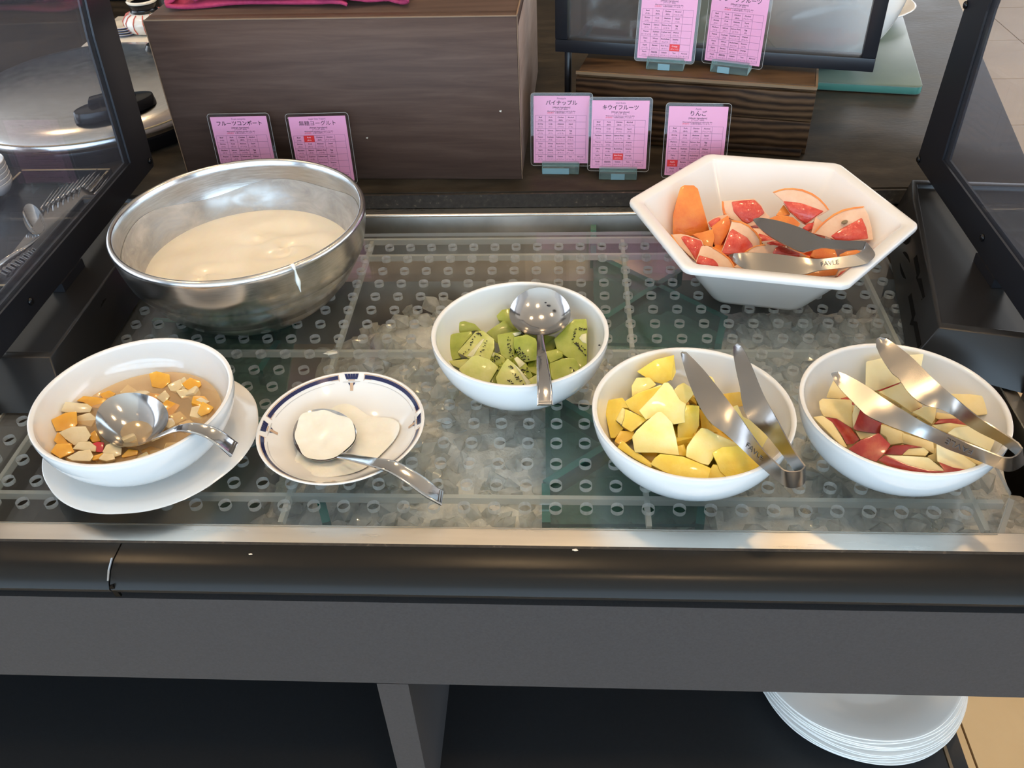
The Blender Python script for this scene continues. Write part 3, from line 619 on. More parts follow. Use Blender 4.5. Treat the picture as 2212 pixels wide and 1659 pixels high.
for a in (0, rw - .016):
    bevel(obj('side_plank', prism(rpoly(a + .0005, a + .0155, .0165, rd, rh - .009), (0, 0, -.0365)), M['oak'], rs), .0012, 2)
    bevel(obj('side_plank', prism(rpoly(a + .0005, a + .0155, .0165, rd, rh - .0462), (0, 0, -.0495)), M['oak'], rs), .0012, 2)
lid = obj('lid_board', prism(rpoly(.004, rw - .004, .004, rd, rh), (0, 0, -.0085)), M['oak'], rs); bevel(lid, .0015, 2)
obj('lid_moulding', prism(rpoly(.001, rw - .001, .0005, .0035, rh - .0010), (0, 0, -.0035)), M['oak_edge'], rs, label='worn light brown moulding')
obj('lid_moulding', prism(rpoly(rw - .0035, rw - .0005, .004, rd, rh - .0010), (0, 0, -.0035)), M['oak_edge'], rs)
# black display frame
fa = math.atan2(.2 - .295, .6096 - .2184); fo = Vector((.2184, .295, .1212)); fx = Vector((math.cos(fa), math.sin(fa), 0)); fy = Vector((-math.sin(fa), math.cos(fa), 0)); fz = Vector((0, 0, 1)); fw = math.hypot(.3912, .095)
df = thing('display_guard', 'black framed guard with a smoked pane standing behind the oak riser', 'guard', fo)
def fpoly(a0, a1, z0, z1, d): return [fo + fx*a + fy*d + fz*z for a, z in ((a0, z0), (a1, z0), (a1, z1), (a0, z1))]
FH = .30; bwd = .0165
def fbar(name, a0, a1, z0, z1): bevel(obj(name, prism(fpoly(a0, a1, z0, z1, 0), fy*.02), M['blackframe'], df), .0012, 2)
fbar('bottom_rail', 0, fw, 0, bwd); fbar('side_rail', 0, bwd, bwd + .0002, FH); fbar('side_rail', fw - bwd, fw, bwd + .0002, FH); fbar('top_rail', bwd + .0002, fw - bwd - .0002, FH - bwd, FH)
obj('pane', prism(fpoly(bwd - .002, fw - bwd + .002, bwd - .002, FH - bwd + .002, .010), fy*.004), M['pane'], df)
for a in (.012, fw - .16): bevel(obj('leg', prism([fo + fx*(a + p) + fy*q + fz*(-.0002) for p, q in ((0, .095), (.012, .095), (.012, .107), (0, .107))] if a > .1 else [fo + fx*(a + p) + fy*q + fz*(-.0002) for p, q in ((0, .004), (.0075, .004), (.0075, .016), (0, .016))], (0, 0, -(.1212 - ZC - .0006))), M['blackframe'], df), .0008, 1)
obj('stretcher', prism(fpoly(.02, .03, .0, .008, .021), fy*.074), M['blackframe'], df)
obj('stretcher', prism(fpoly(fw - .16, fw - .148, .0, .008, .021), fy*.0735), M['blackframe'], df)

# frosted glass board with bowl and plate
ga = -math.atan2(.066, .305)
gF = Vector((.7464, .3753, ZC)); gx = Vector((-.981, .191, 0)).normalized(); gy = Vector((-gx.y, gx.x, 0)); gy = gy if gy.y > 0 else -gy
pl = []
def gp(a, b): return gF + gx*a + gy*b + Vector((0, 0, .0125))
rr_ = .012
for k in range(7):
    t = math.pi/2*k/6; pl.append(gp(rr_ - rr_*math.sin(t), rr_ - rr_*math.cos(t)) if False else gp(rr_*(1 - math.cos(t)), rr_*(1 - math.sin(t))))
pl = pl + [gp(.40, 0), gp(.40, .42), gp(0, .42)]
gb = obj('glass_board', (lambda p: (p[0], p[1], [0, 1] + [2]*(len(p[1]) - 2)))(prism(pl, (0, 0, -.0115))), [M['tealboard'], M['tealboard'], M['teal_edge_light']])
bevel(gb, .0012, 2, 30); tag(gb, 'frosted green glass board behind the oak riser on the worktop', 'glass board')
def bowl_profile(R, h, foot, t, rimr=None, n=14, base=0.0):
    """outer wall up, rounded rim, inner wall down"""
    out = [(0, .0008), (R*foot*.86, .0008), (R*foot*.9, 0.0), (R*foot, 0.0)]
    for k in range(1, n + 1):
        u = k/n; z = h*u; out.append((R*math.sqrt(max(0, 1 - (1 - u)**2*(1 - foot*foot))), z))
    out[-1] = (R - .0006, h - .0014)
    out += [(R - .0003, h - .0005), (R - .0012, h), (R - t*.75, h - .0002), (R - t, h - .0014)]
    for k in range(n - 1, -1, -1):
        u = k/n; z = t + (h - t)*u; r = (R - t)*math.sqrt(max(0, 1 - (1 - u)**2*(1 - foot*foot*.8)))
        if k == n: continue
        out.append((r, z))
    out += [(out[-1][0]*.6, t*.9), (0, t*.85)]
    return out
wb = obj('serving_bowl', lathe(bowl_profile(.112, .125, .36, .005), 64, (.622, .50, ZC + .0126)), M['porcelain']); smooth(wb)
tag(wb, 'large white bowl on the green glass board seen through the smoked pane', 'bowl')
wp = obj('plate', lathe([(0, .001), (.05, .001), (.055, 0), (.066, .004), (.092, .014), (.094, .0165), (.091, .017), (.064, .007), (0, .005)], 64, (.735, .72, ZC + .0126), rfun=lambda t, r, z: 1 + (.018*abs(math.sin(4*t)) if r > .08 else 0)), M['porcelain']); smooth(wp)
tag(wp, 'white scalloped plate behind the large bowl at the back of the counter', 'plate')

# round electric pot behind the left guard
pc = Vector((-.462, .350, ZC))
pt = thing('chafing_pot', 'big round stainless chafing pot with black handle behind the left guard', 'pot', pc)
o = obj('body', lathe([(0, .0003), (.170, .0003), (.180, .003), (.184, .020), (.183, .024), (.175, .025), (0, .02)], 72, pc), M['black'], pt); smooth(o, 40)
o = obj('lid', lathe([(.1860, .0250), (.1885, .029), (.1880, .034), (.184, .042), (.175, .0505), (.160, .0565), (.135, .0605), (.08, .063), (0, .064), (0, .062), (.13, .058), (.175, .045), (.1825, .0250)], 96, pc), M['steel'], pt); smooth(o, 50)
o = obj('lid_reflection', lathe([(.1845, .0370), (.1872, .0370), (.1872, .0388), (.1845, .0388)], 96, pc, close=True), M['gold'], pt); smooth(o)  # gold ring paints a warm line of reflected light on the lid
hc = Vector((-.374, .2286, ZC + .0585)); ht_ = Vector((.76, .65, 0)).normalized(); hn_ = Vector((ht_.y, -ht_.x, 0))
fl_ = [hc + ht_*(.053*math.cos(t)) + hn_*(.024*math.sin(t)) for t in [2*math.pi*k/28 for k in range(28)]]
o = obj('handle', prism([p + Vector((0, 0, .012)) for p in fl_], (0, 0, -.014), 1.05), M['black'], pt); bevel(o, .002, 2, 30)
o2 = obj('handle_grip', prism([hc + ht_*a - hn_*b + Vector((0, 0, .021)) for a, b in ((-.03, .004), (.03, .004), (.024, .018), (-.024, .018))], (0, 0, -.0088), 1.1), M['black'], o); bevel(o2, .0015, 2)
kq = at(338, 106, ZC + .06)
o = obj('vent_knob', lathe([(0, 0), (.016, 0), (.017, .004), (.013, .010), (0, .011)], 28, (kq.x, kq.y, ZC + .0585)), M['black'], pt); smooth(o, 40)

# things at the far left corner
bd_ = obj('serving_stand', box(-.495, .665, ZC + .0135, .19, .16, .0265), M['cream_ceramic']); bevel(bd_, .002, 2); tag(bd_, 'pale low serving stand behind the chafing pot carrying jar and dishes', 'stand')
jz = ZC + .0272; jq = at(309, 80, jz)
jc = (jq.x, jq.y + .034, jz)
jt = thing('ceramic_jar', 'small white jar with red stripes and black neck on the pale stand', 'jar', jc)
o = obj('body', lathe([(0, 0), (.026, 0), (.034, .004), (.0395, .014), (.039, .022), (.033, .029), (.024, .033), (0, .034)], 48, jc), M['porcelain'], jt); smooth(o, 60)
for k in range(14):
    a = 2*math.pi*k/14; pts = []
    for (r, z) in ((.0345, .0042), (.0403, .014), (.0398, .022), (.0338, .0292), (.0262, .0325)): pts.append((jc[0] + r*math.cos(a), jc[1] + r*math.sin(a), jc[2] + z))
    obj('stripe', tube(pts, .0010, 6), M['jarred'], o)
o = obj('neck', lathe([(.0225, .0328), (.0235, .034), (.021, .037), (.021, .041), (.0245, .046), (.0245, .0485), (.02, .0485), (.02, .0328)], 40, jc, close=True), M['black'], jt); smooth(o, 40)
o = obj('mouth_rim', lathe([(.0205, .0486), (.0250, .0486), (.0260, .051), (.024, .0533), (.0210, .0525)], 40, jc, close=True), M['cream_ceramic'], jt); smooth(o, 60)
dsl = None
dq = at(262, 82, jz)
for k in range(4):
    lab = ['lowest small blue rimmed dish in the stack beside the striped jar', 'second lowest small dish in the stack beside the striped jar', 'third small dish up in the stack beside the striped jar', 'topmost small cream dish in the stack beside the striped jar'][k]
    if dsl is None:
        o = obj('small_dish', lathe([(0, 0), (.017, 0), (.023, .0030), (.0242, .0042), (.023, .0046), (.016, .0018), (0, .0018)], 40), [M['cream_ceramic'], M['bluerim']]); dsl = o.data; smooth(o)
        for p in o.data.polygons:
            if math.hypot(p.center.x, p.center.y) > .0195 and p.normal.z < .3: p.material_index = 1
    else: o = obj('small_dish', dsl)
    o.location = (dq.x, dq.y + .022, jz + .0003 + k*.0040); tag(o, lab, 'dish', 'small dishes stacked beside the jar')
hb_ = thing('warming_cabinet', 'black warming cabinet at the far back left of the counter', 'cabinet', (-.72, 1.05, ZC))
bevel(obj('body', box(-.72, 1.08, ZC + .1505, 1.1, .3, .30), M['blackmatte'], hb_), .004, 2)
obj('front_panel', box(-.72, .927, ZC + .15, 1.0, .006, .22), M['black'], hb_)
cup = thing('steel_pitcher', 'pale steel pitcher behind the walnut box beside the jar', 'pitcher', at(352, 40, ZC))
o = obj('body', lathe([(0, .0005), (.035, .0005), (.037, .004), (.037, .08), (.039, .084), (.0365, .084), (.035, .08), (.034, .006), (0, .005)], 40, (at(352, 40, ZC).x + .02, .86, ZC)), M['steel'], cup); smooth(o, 40)
hp = Vector((at(352, 40, ZC).x + .02, .86, ZC))
o = obj('handle', tube([hp + Vector((.036, 0, .07)), hp + Vector((.058, 0, .066)), hp + Vector((.062, 0, .04)), hp + Vector((.052, 0, .02)), hp + Vector((.0365, 0, .018))], .003, 8), M['steel'], cup); smooth(o)

# cutlery tray behind the left guard
q0, q1, q2 = at(57, 378, .0235), at(230, 378, .0235), at(12, 612, .0235)
tx0, tx1, ty0, ty1 = -.484, -.366, -.128, .147
ctz = ZC + .0004
tb = thing('cutlery_tray', 'black cutlery tray with thin gold edging behind the left guard', 'tray', ((tx0+tx1)/2, (ty0+ty1)/2, ctz))
obj('base', box((tx0+tx1)/2, (ty0+ty1)/2, ctz + .0015, tx1 - tx0, ty1 - ty0, .003), M['black'], tb)
for (cx, cy, sx, sy) in (((tx0+tx1)/2, ty1, tx1 - tx0 + .004, .004), ((tx0+tx1)/2, ty0, tx1 - tx0 + .004, .004), (tx0, (ty0+ty1)/2, .004, ty1 - ty0 - .005), (tx1, (ty0+ty1)/2, .004, ty1 - ty0 - .005)):
    w = obj('side', box(cx, cy, ctz + .006, sx, sy, .012), M['black'], tb)
    obj('gold_edge', box(cx, cy, ctz + .0124, sx*.98 if sx > .05 else .0025, sy*.98 if sy > .05 else .0025, .0008), M['gold'], w)
def fork_parts(parent):
    prof = [(-.085, .0045, .0012), (-.05, .0042, .001), (0, .003, .003), (.03, .0026, .006), (.045, .006, .004), (.055, .0095, .002)]
    V, F = [], []
    for (x, w, z) in prof: V += [Vector((x, -w, z)), Vector((x, w, z)), Vector((x, w*.8, z - .0012)), Vector((x, -w*.8, z - .0012))]
    for i in range(len(prof) - 1):
        for k in range(4): F.append((i*4 + k, i*4 + (k+1) % 4, (i+1)*4 + (k+1) % 4, (i+1)*4 + k))
    F.append((3, 2, 1, 0)); n = (len(prof) - 1)*4; F.append((n, n+1, n+2, n+3))
    a = obj('handle', (V, F), M['cutlery'], parent, local=True); smooth(a, 50)
    tt = []
    for k in range(4):
        y = -.0078 + .0052*k; o = obj('tine', tube([(.0545, y, .0012), (.072, y*1.05, .0008), (.088, y*1.02, .0035), (.097, y, .006)], [.0012, .0011, .001, .0006], 6), M['cutlery'], parent, local=True); smooth(o); tt.append(o)
    return [a] + tt
fk = None; nf = 9
p_head, p_end = at(200, 420, .034), at(70, 560, .034)
fdir = at(150, 420, .03) - at(60, 545, .03)
for k in range(nf):
    hx = at(106 + 11*k, 440 - 3.4*k, .031); ex = at(12 + 11*k, 566 - 6*k, .031); mid = (hx + ex)/2; d = hx - ex
    lab = ['first', 'second', 'third', 'fourth', 'fifth', 'sixth', 'seventh', 'eighth', 'ninth'][k] + ' steel fork from the teaspoon in the nested row on the black tray'
    t = thing('fork', lab, 'fork', (mid.x, mid.y, ctz + .0062 + .0009*k), 'forks nested on the black tray')
    t.rotation_euler = (math.radians(38), 0, math.atan2(d.y, d.x))
    if fk is None: fk = fork_parts(t)
    else:
        for c_ in fk:
            cc = c_.copy(); COL.objects.link(cc); cc.parent = t

# ================================================================== SIGNS
CELLS = [[('Beef', '(牛肉)'), ('Pork', '(豚肉)'), ('Chicken', '(鶏肉)'), ('Alcohol', '(アルコール)')],
         [('Shrimp', '(エビ)'), ('Crab', '(カニ)'), ('Abalone', '(アワビ)'), ('Squid', '(イカ)')],
         [('Mackere', '(サバ)'), ('Salmon', '(サケ)'), ('Salmon Roe', '(イクラ)'), ('Egg', '(卵)')],
         [('Peanut', '(ピーナッツ)'), ('Soybean', '(大豆)'), ('Cashew nut', '(カシューナッツ)'), ('Walnut', '(クルミ)')],
         [('Dairy', '(乳)'), ('Wheat', '(小麦)'), ('Buckwheat', '(Soba/そば)'), ('Sesame', '(ゴマ)')],
         [('Apple', '(リンゴ)'), ('Banana', '(バナナ)'), ('Kiwi Fruit', '(キウイ)'), ('Orange', '(オレンジ)')],
         [('Peach', '(モモ)'), ('Matsutake\nMushroom', '(マツタケ)'), ('Gelatin', '(ゼラチン)'), ('Yam', '(ヤマイモ)'), ('Almond', '(アーモンド)')]]
PW, PH = .0697, .083
CXS = [.032 + .1825*k for k in range(6)]; TY0, TY1 = .282, .968
def text_verts(items):
    """items: (string, x, y, size, align, weight) in card coordinates (metres, from top-left); one flat mesh"""
    V, F = [], []
    dg = bpy.context.evaluated_depsgraph_get()
    for s, x, y, size, al, wt in items:
        cu = bpy.data.curves.new('t', 'FONT'); cu.body = s; cu.size = size; cu.align_x = al; cu.align_y = 'CENTER'; cu.resolution_u = 2; cu.offset = wt; cu.space_line = .62
        o = bpy.data.objects.new('t', cu); COL.objects.link(o); dg.update()
        me = bpy.data.meshes.new_from_object(o.evaluated_get(dg))
        b = len(V); V += [Vector((x + v.co.x, y + v.co.y, 0)) for v in me.vertices]; F += [tuple(i + b for i in p.vertices) for p in me.polygons]
        bpy.data.objects.remove(o); bpy.data.curves.remove(cu); bpy.data.meshes.remove(me)
    return V, F
def CX(f): return f*PW
def CY(f): return PH*(1 - f)
rowh = (TY1 - TY0)/7
def cell_items(skip=None, only=None):
    it = []
    for r, row in enumerate(CELLS):
        for c, (a, b) in enumerate(row):
            if only is not None and (r, c) != only: continue
            if skip is not None and (r, c) == skip: continue
            x = CX((CXS[c] + CXS[c+1])/2)
            it.append((a, x, CY(TY0 + rowh*(r + .30)), .0024 if '\n' not in a else .0018, 'CENTER', .00003)); it.append((b, x, CY(TY0 + rowh*(r + .74)), .0021 if len(b) < 8 else .0017, 'CENTER', 0))
    return it
HEAD = [('[Allergic Ingredients]', CX(.5), CY(.165), .0026, 'CENTER', .00002), ('[アレルギー食材]', CX(.5), CY(.193), .0020, 'CENTER', 0), ('※Red-marked ingredients are used in the dish.', CX(.5), CY(.222), .0019, 'CENTER', .00001),
        ('の食材を使用しています。)', .0268, CY(.247), .0020, 'LEFT', 0)]
HEADR = [('(赤色表示', .0168, CY(.247), .0020, 'LEFT', 0)]
def flat_mesh(name, VF, mat):
    me = bpy.data.meshes.new(name); me.from_pydata([tuple(v) for v in VF[0]], [], VF[1]); me.materials.append(mat); me.update(); return me
def rect(x0, x1, y0, y1): return [Vector((x0, y0, 0)), Vector((x1, y0, 0)), Vector((x1, y1, 0)), Vector((x0, y1, 0))], [(0, 1, 2, 3)]
grid = []
lw_ = .00014
for k in range(8): y = CY(TY0 + rowh*k); grid.append(rect(CX(CXS[0]), CX(CXS[5]), y - lw_, y + lw_))
for k in range(6): x = CX(CXS[k]); grid.append(rect(x - lw_, x + lw_, CY(TY1), CY(TY0)))
ME_GRID = flat_mesh('table_rules', join(*grid), M['ink_grey'])
ME_HEAD = flat_mesh('heading_text', text_verts(HEAD), M['ink']); ME_HEADR = flat_mesh('red_heading_text', text_verts(HEADR), M['red'])
ME_CELLS = flat_mesh('table_text', text_verts(cell_items()), M['ink'])
ME_PAPER = None
def rrect(x0, x1, y0, y1, r, n=5):
    P = []
    for cx, cy, s in ((x1 - r, y0 + r, -90), (x1 - r, y1 - r, 0), (x0 + r, y1 - r, 90), (x0 + r, y0 + r, 180)):
        for k in range(n + 1): a = math.radians(s + 90*k/n); P.append(Vector((cx + r*math.cos(a), cy + r*math.sin(a), 0)))
    return P
def sign(eng, jp, jsize, mark, label, bl, yaw, lean, roll=0.0, scale=1.0):
    t = thing('allergen_sign', label, 'sign', bl, 'pink allergen signs')
    t.rotation_euler = (Matrix.Rotation(yaw, 3, 'Z') @ Matrix.Rotation(math.pi/2 - lean, 3, 'X') @ Matrix.Rotation(roll, 3, 'Z')).to_euler()
    global ME_PAPER, ME_FILM, ME_FEDGE
    if ME_PAPER is None:
        o = obj('paper', prism(rrect(0, PW, 0, PH, .0004, 1), (0, 0, -.0004)), M['paper'], t, local=True); ME_PAPER = o.data
        p = rrect(-.0036, PW + .0036, -.0036, PH + .0036, .004)
        o = obj('laminate', prism([q + Vector((0, 0, -.0005)) for q in p], (0, 0, -.0004)), M['film'], t, local=True); ME_FILM = o.data
        o = obj('laminate_edge', tube([q + Vector((0, 0, -.0006)) for q in p], .00025, 5, True), M['cut'], t, local=True); ME_FEDGE = o.data
    else:
        obj('paper', ME_PAPER, None, t); obj('laminate', ME_FILM, None, t); obj('laminate_edge', ME_FEDGE, None, t)
    me = flat_mesh('title_text', text_verts([(jp, CX(.5), CY(.104), jsize, 'CENTER', 0 if '無' in jp else .00008)]), M['ink'])
    o = obj('title_text', me, None, t); o.location.z = .00015
    if eng:
        o = obj('english_title', flat_mesh('english_title', text_verts([(eng, CX(.5), CY(.036), .0030, 'CENTER', .00002)]), M['ink_grey']), None, t); o.location.z = .00015
    if mark is None: o = obj('table_text', ME_CELLS, None, t); o.location.z = .00015
    else:
        o = obj('table_text', flat_mesh('table_text', text_verts(cell_items(skip=mark)), M['ink']), None, t); o.location.z = .00015
        r, c = mark; o = obj('red_mark', flat_mesh('red_mark', rect(CX(CXS[c]), CX(CXS[c+1]), CY(TY0 + rowh*(r+1)), CY(TY0 + rowh*r)), M['red']), None, t, label='red marked table cell'); o.location.z = .00015
        o = obj('mark_text', flat_mesh('mark_text', text_verts(cell_items(only=mark)), M['white_ink']), None, t); o.location.z = .0003
    o = obj('table_rules', ME_GRID, None, t); o.location.z = .00012
    o = obj('heading_text', ME_HEAD, None, t); o.location.z = .00015
    o = obj('red_heading', ME_HEADR, None, t, label='red heading text'); o.location.z = .00015
    return t
def holder(label, c, yaw, tape, z0):
    t = thing('sign_holder', label, 'sign holder', c, 'clear acrylic sign holders'); t.rotation_euler = (0, 0, yaw)
    def pr(y0, y1, za, zb_, w): return prism([(-w, y0, zb_), (w, y0, zb_), (w, y1, zb_), (-w, y1, zb_)], (0, 0, za - zb_))
    def mi(p): return (p[0], p[1], [0, 0, 0, 1, 0, 1])
    o = obj('base_block', mi(pr(-.012, .012, .0003, .0085, .0235)), [M['holder'], M['holder_edge']], t, local=True)
    obj('front_lip', mi(pr(-.0085, -.0042, .0087, .0135, .0235)), [M['holder'], M['holder_edge']], t, local=True)
    obj('back_lip', mi(pr(.0045, .012, .0087, .0135, .0235)), [M['holder'], M['holder_edge']], t, local=True)
    if tape: obj('label_tape', box(tape[0], -.0124, .0042, tape[1], .0005, .0078), M['tape'], t, local=True)
LE = math.radians(12)
def place_sign(eng, jp, js, mark, label, blp, brp, zb_, zbase, hlabel, tape, lean=LE):
    bl, brr = at(blp[0], blp[1], zb_), at(brp[0], brp[1], zb_); d = brr - bl; yaw = math.atan2(d.y, d.x); s = d.length/PW
    sign(eng, jp, js, mark, label, bl, yaw, lean)
    m = (bl + brr)/2; n = Vector((math.sin(yaw), -math.cos(yaw), 0))
    holder(hlabel, (m.x - n.x*.001 + .0*n.x, m.y - n.y*.001, zbase), yaw, tape, zbase)
CZ = ZC + .0100
place_sign('Pineapple', 'パイナップル', .0066, None, 'pink allergen card titled Pineapple next to the walnut box corner', (1153, 351.7), (1270, 352.8), CZ, ZC, 'clear holder with a pale front under the pineapple card', (-.006, .034))
place_sign('kiwi fruits', 'キウイフルーツ', .0064, (5, 2), 'pink allergen card titled kiwi fruits with its Kiwi Fruit cell red', (1275, 363), (1396, 365), CZ, ZC, 'clear holder with blue tape under the kiwi card', (0, .017))
place_sign('Apple', 'りんご', .0068, (5, 0), 'pink allergen card titled Apple partly behind the hexagonal bowl', (1435, 378), (1557, 381), CZ, ZC, 'clear holder of the apple card hidden behind the hexagonal bowl', None)
RZ = rc.z + rh
place_sign('Orange', 'オレンジ', .0068, (5, 3), 'pink allergen card with its Orange cell red on the oak riser', (1376, 124.8), (1502.8, 133), RZ + .0100, RZ + .0002, 'clear holder with blue tape at the left on the oak riser', (-.001, .015))
place_sign('Grapefruit', 'グレープフルーツ', .0066, None, 'pink allergen card tilted to the right on the oak riser', (1521.7, 129.6), (1639.7, 143.7), RZ + .0100, RZ + .0002, 'clear holder with blue tape at the right on the oak riser', (-.007, .015), math.radians(5))
place_sign('Fruit compote', 'フルーツコンポート', .0064, None, 'pink allergen card titled Fruit compote behind the steel bowl', (486, 392), (605, 390), CZ, ZC, 'clear holder of the fruit compote card hidden behind the steel bowl', None, math.radians(4))
place_sign('suger less Yogurt', '無糖ヨーグルト', .0066, (0, 1), 'pink allergen card titled suger less Yogurt with its Pork cell red', (648, 393), (770, 390), CZ, ZC, 'clear holder of the yogurt card hidden behind the steel bowl', None, math.radians(4))
# ================================================================== BOWLS ON THE TRAY
def round_bowl(label, c, R, h, base, foot=.45, t=.0042):
    o = obj('serving_bowl', lathe(bowl_profile(R, h, foot, t, n=18), 96, (c[0], c[1], base)), M['porcelain']); smooth(o, 60)
    return tag(o, label, 'bowl', 'round white serving bowls')
E0 = .0004
KC, NC, AC, CC = (.1913, -.2501), (.3358, -.3554), (.5038, -.3489), (-.1307, -.3502)
round_bowl('white round bowl of green kiwi pieces', KC, .0809, .0606, E0)
round_bowl('white round bowl of yellow pineapple chunks', NC, .0814, .0596, E0)
round_bowl('white round bowl of apple pieces', AC, .0807, .0596, E0)
round_bowl('white round bowl of fruit compote standing on a scalloped saucer', CC, .083, .0595, .0064)
sc = (-.1304, -.3442)
def scal(t, r, z): return 1 + (.012*(abs(math.cos(3.5*t + .5)) - .6) if r > .07 else 0)
sa = obj('saucer', lathe([(0, .001), (.045, .001), (.047, 0), (.052, 0), (.056, .002), (.075, .0075), (.0905, .0128), (.0918, .0142), (.0905, .0152), (.074, .0098), (.058, .0056), (.05, .0052), (0, .0052)], 112, (sc[0], sc[1], E0), rfun=scal), M['porcelain']); smooth(sa, 70)
tag(sa, 'white scalloped saucer under the fruit compote bowl', 'saucer')
# steel mixing bowl, thick double wall
SC = (-.1008, -.1094); SR, SH = .1299, .105
mb = thing('mixing_bowl', 'large double walled steel mixing bowl of yogurt', 'bowl', (SC[0], SC[1], E0))
so_ = [(0, .001), (.058, .001), (.060, 0), (.064, 0), (.076, .006), (.0935, .020), (.1015, .030), (.1040, .0335), (.1055, .0342), (.1175, .0545), (.1205, .0605), (.1213, .0625), (.1222, .0632), (.1262, .080), (.1290, .0985), (.1292, .1015), (.1280, .1040), (.1262, .105), (.1242, .1045), (.1232, .103), (.1222, .097), (.1208, .086), (.118, .074), (.110, .052), (.098, .034), (.08, .019), (.06, .011), (.03, .008), (0, .0075)]
o = obj('body', lathe(so_, 128, (SC[0], SC[1], E0)), M['steel'], mb); smooth(o, 50)
def sm_top(t): return .082 + .006*math.sin(2*t + .6) + .004*math.sin(5*t)
V, F = [], []; ns = 96; zz = [.046, .056, .066, .074, .082]
def inr(z): 
    P_ = [(.098, .034), (.110, .052), (.118, .074), (.1208, .086), (.1222, .097)]
    for (r0, z0), (r1, z1) in zip(P_[:-1], P_[1:]):
        if z0 <= z <= z1: return r0 + (r1 - r0)*(z - z0)/(z1 - z0)
    return .1222
for k in range(6):
    for i in range(ns):
        t = 2*math.pi*i/ns; z = .047 + (sm_top(t) - .047)*k/5; r = inr(z) - .0005
        V.append(Vector((SC[0] + r*math.cos(t), SC[1] + r*math.sin(t), E0 + z)))
for k in range(5):
    for i in range(ns): j = (i+1) % ns; F.append((k*ns + i, k*ns + j, (k+1)*ns + j, (k+1)*ns + i))
o = obj('yogurt_residue', (V, F), M['smear'], mb, label='thin white yogurt film on the inner wall, its shade painted grey'); smooth(o)
def steel_out(th, z, d=.0006):
    P_ = [(z_, r_) for r_, z_ in so_[12:16]]
    r = .129
    for (z0, r0), (z1, r1) in zip(P_[:-1], P_[1:]):
        if z0 <= z <= z1: r = r0 + (r1 - r0)*(z - z0)/(z1 - z0)
    return Vector((SC[0] + (r + d)*math.cos(th), SC[1] + (r + d)*math.sin(th), E0 + z))
dq_ = aty(640, 580, -.2); th = math.atan2(at(636, 576, .105).y - SC[1], at(636, 576, .105).x - SC[0])
pts = [Vector((SC[0] + .1262*math.cos(th), SC[1] + .1262*math.sin(th), E0 + .1052))] + [steel_out(th + .004*k, z) for k, z in enumerate((.1015, .096, .090, .084, .078, .0725))]
o = obj('yogurt_drip', tube(spline([tuple(p) for p in pts], 18), [.0019, .002, .0016, .0012, .001, .001, .0011, .0013, .0016, .002, .0023, .0024, .0022, .0018, .0013, .001, .0008, .0006, .0004], 8), M['yogurt_white'], mb, label='white yogurt drip'); smooth(o)
# yogurt mass with swirled surface
V, F = [], []; nr, nt_ = 34, 120; yz = .050
def yh(x, y):
    s = 0.0
    for (cx, cy, k, a, w) in ((.035, .02, 120, .0022, .05), (-.04, -.035, 130, .0018, .045), (.0, .05, 110, .0012, .04)):
        d = math.hypot(x - cx, (y - cy)*1.5); an = math.atan2(y - cy, x - cx); s += 1.5*a*math.sin(k*d + 2*an)*math.exp(-(d/w)**2)
    return s + .0010*math.sin(60*x + 25*y + 2.0*math.sin(40*y)) + .0007*math.sin(95*y - 30*x)
for k in range(nr + 1):
    for i in range(nt_):
        r = (.1100)*k/nr; t = 2*math.pi*i/nt_; x, y = r*math.cos(t), r*math.sin(t)
        V.append(Vector((SC[0] + x, SC[1] + y, E0 + yz + (yh(x, y)*min(1, (1 - k/nr)*5) if k else yh(0, 0)))))
for k in range(nr):
    for i in range(nt_): j = (i+1) % nt_; F.append((k*nt_ + i, (k+1)*nt_ + i, (k+1)*nt_ + j, k*nt_ + j))
b = len(V)
for (r, z) in ((.0965, .0345), (.078, .0198), (.05, .0105)):
    for i in range(nt_): t = 2*math.pi*i/nt_; V.append(Vector((SC[0] + r*math.cos(t), SC[1] + r*math.sin(t), E0 + z)))
rings = [nr*nt_, b, b + nt_, b + 2*nt_]
for a_, b_ in zip(rings[:-1], rings[1:]):
    for i in range(nt_): j = (i+1) % nt_; F.append((a_ + i, b_ + i, b_ + j, a_ + j))
F.append(tuple(b + 2*nt_ + i for i in range(nt_ - 1, -1, -1)))
o = obj('yogurt', (V, F), M['yogurt']); smooth(o, 60); tag(o, 'thick cream coloured yogurt swirled in the steel mixing bowl', 'yogurt')

# hexagonal bowl
HC = Vector((.4454, -.061, 0)); HH = .075
def hexring(R, z, rr, nseg=7):
    """hexagon with rounded corners, corner circumradius R"""
    P_ = []
    for k in range(6):
        a = math.radians(-11.5 + 60*k - 3 + 3); c0 = Vector((R*math.cos(a), R*math.sin(a), 0)); dd = rr/math.cos(math.radians(30)); cc = c0*(1 - dd/R)
        for s in range(nseg):
            b = a + math.radians(-30 + 60*s/(nseg - 1)); P_.append(HC + cc + Vector((rr*math.cos(b), rr*math.sin(b), 0)) + Vector((0, 0, z + E0)))
    return P_
rings = [hexring(.070, .0008, .016), hexring(.076, 0, .018), hexring(.0815, .002, .018), hexring(.086, .007, .018), hexring(.136, .0665, .014), hexring(.1372, .0674, .014), hexring(.1452, .0678, .013), hexring(.1478, .0690, .013), hexring(.1484, .0715, .013), hexring(.1476, .0738, .013), hexring(.1455, .0748, .013),
         hexring(.1425, .075, .013), hexring(.1335, .0738, .012), hexring(.1318, .0722, .0115), hexring(.086, .013, .011), hexring(.081, .0075, .012), hexring(.074, .0055, .012), hexring(.03, .005, .008)]
V = [p for r in rings for p in r]; n = len(rings[0]); F = []
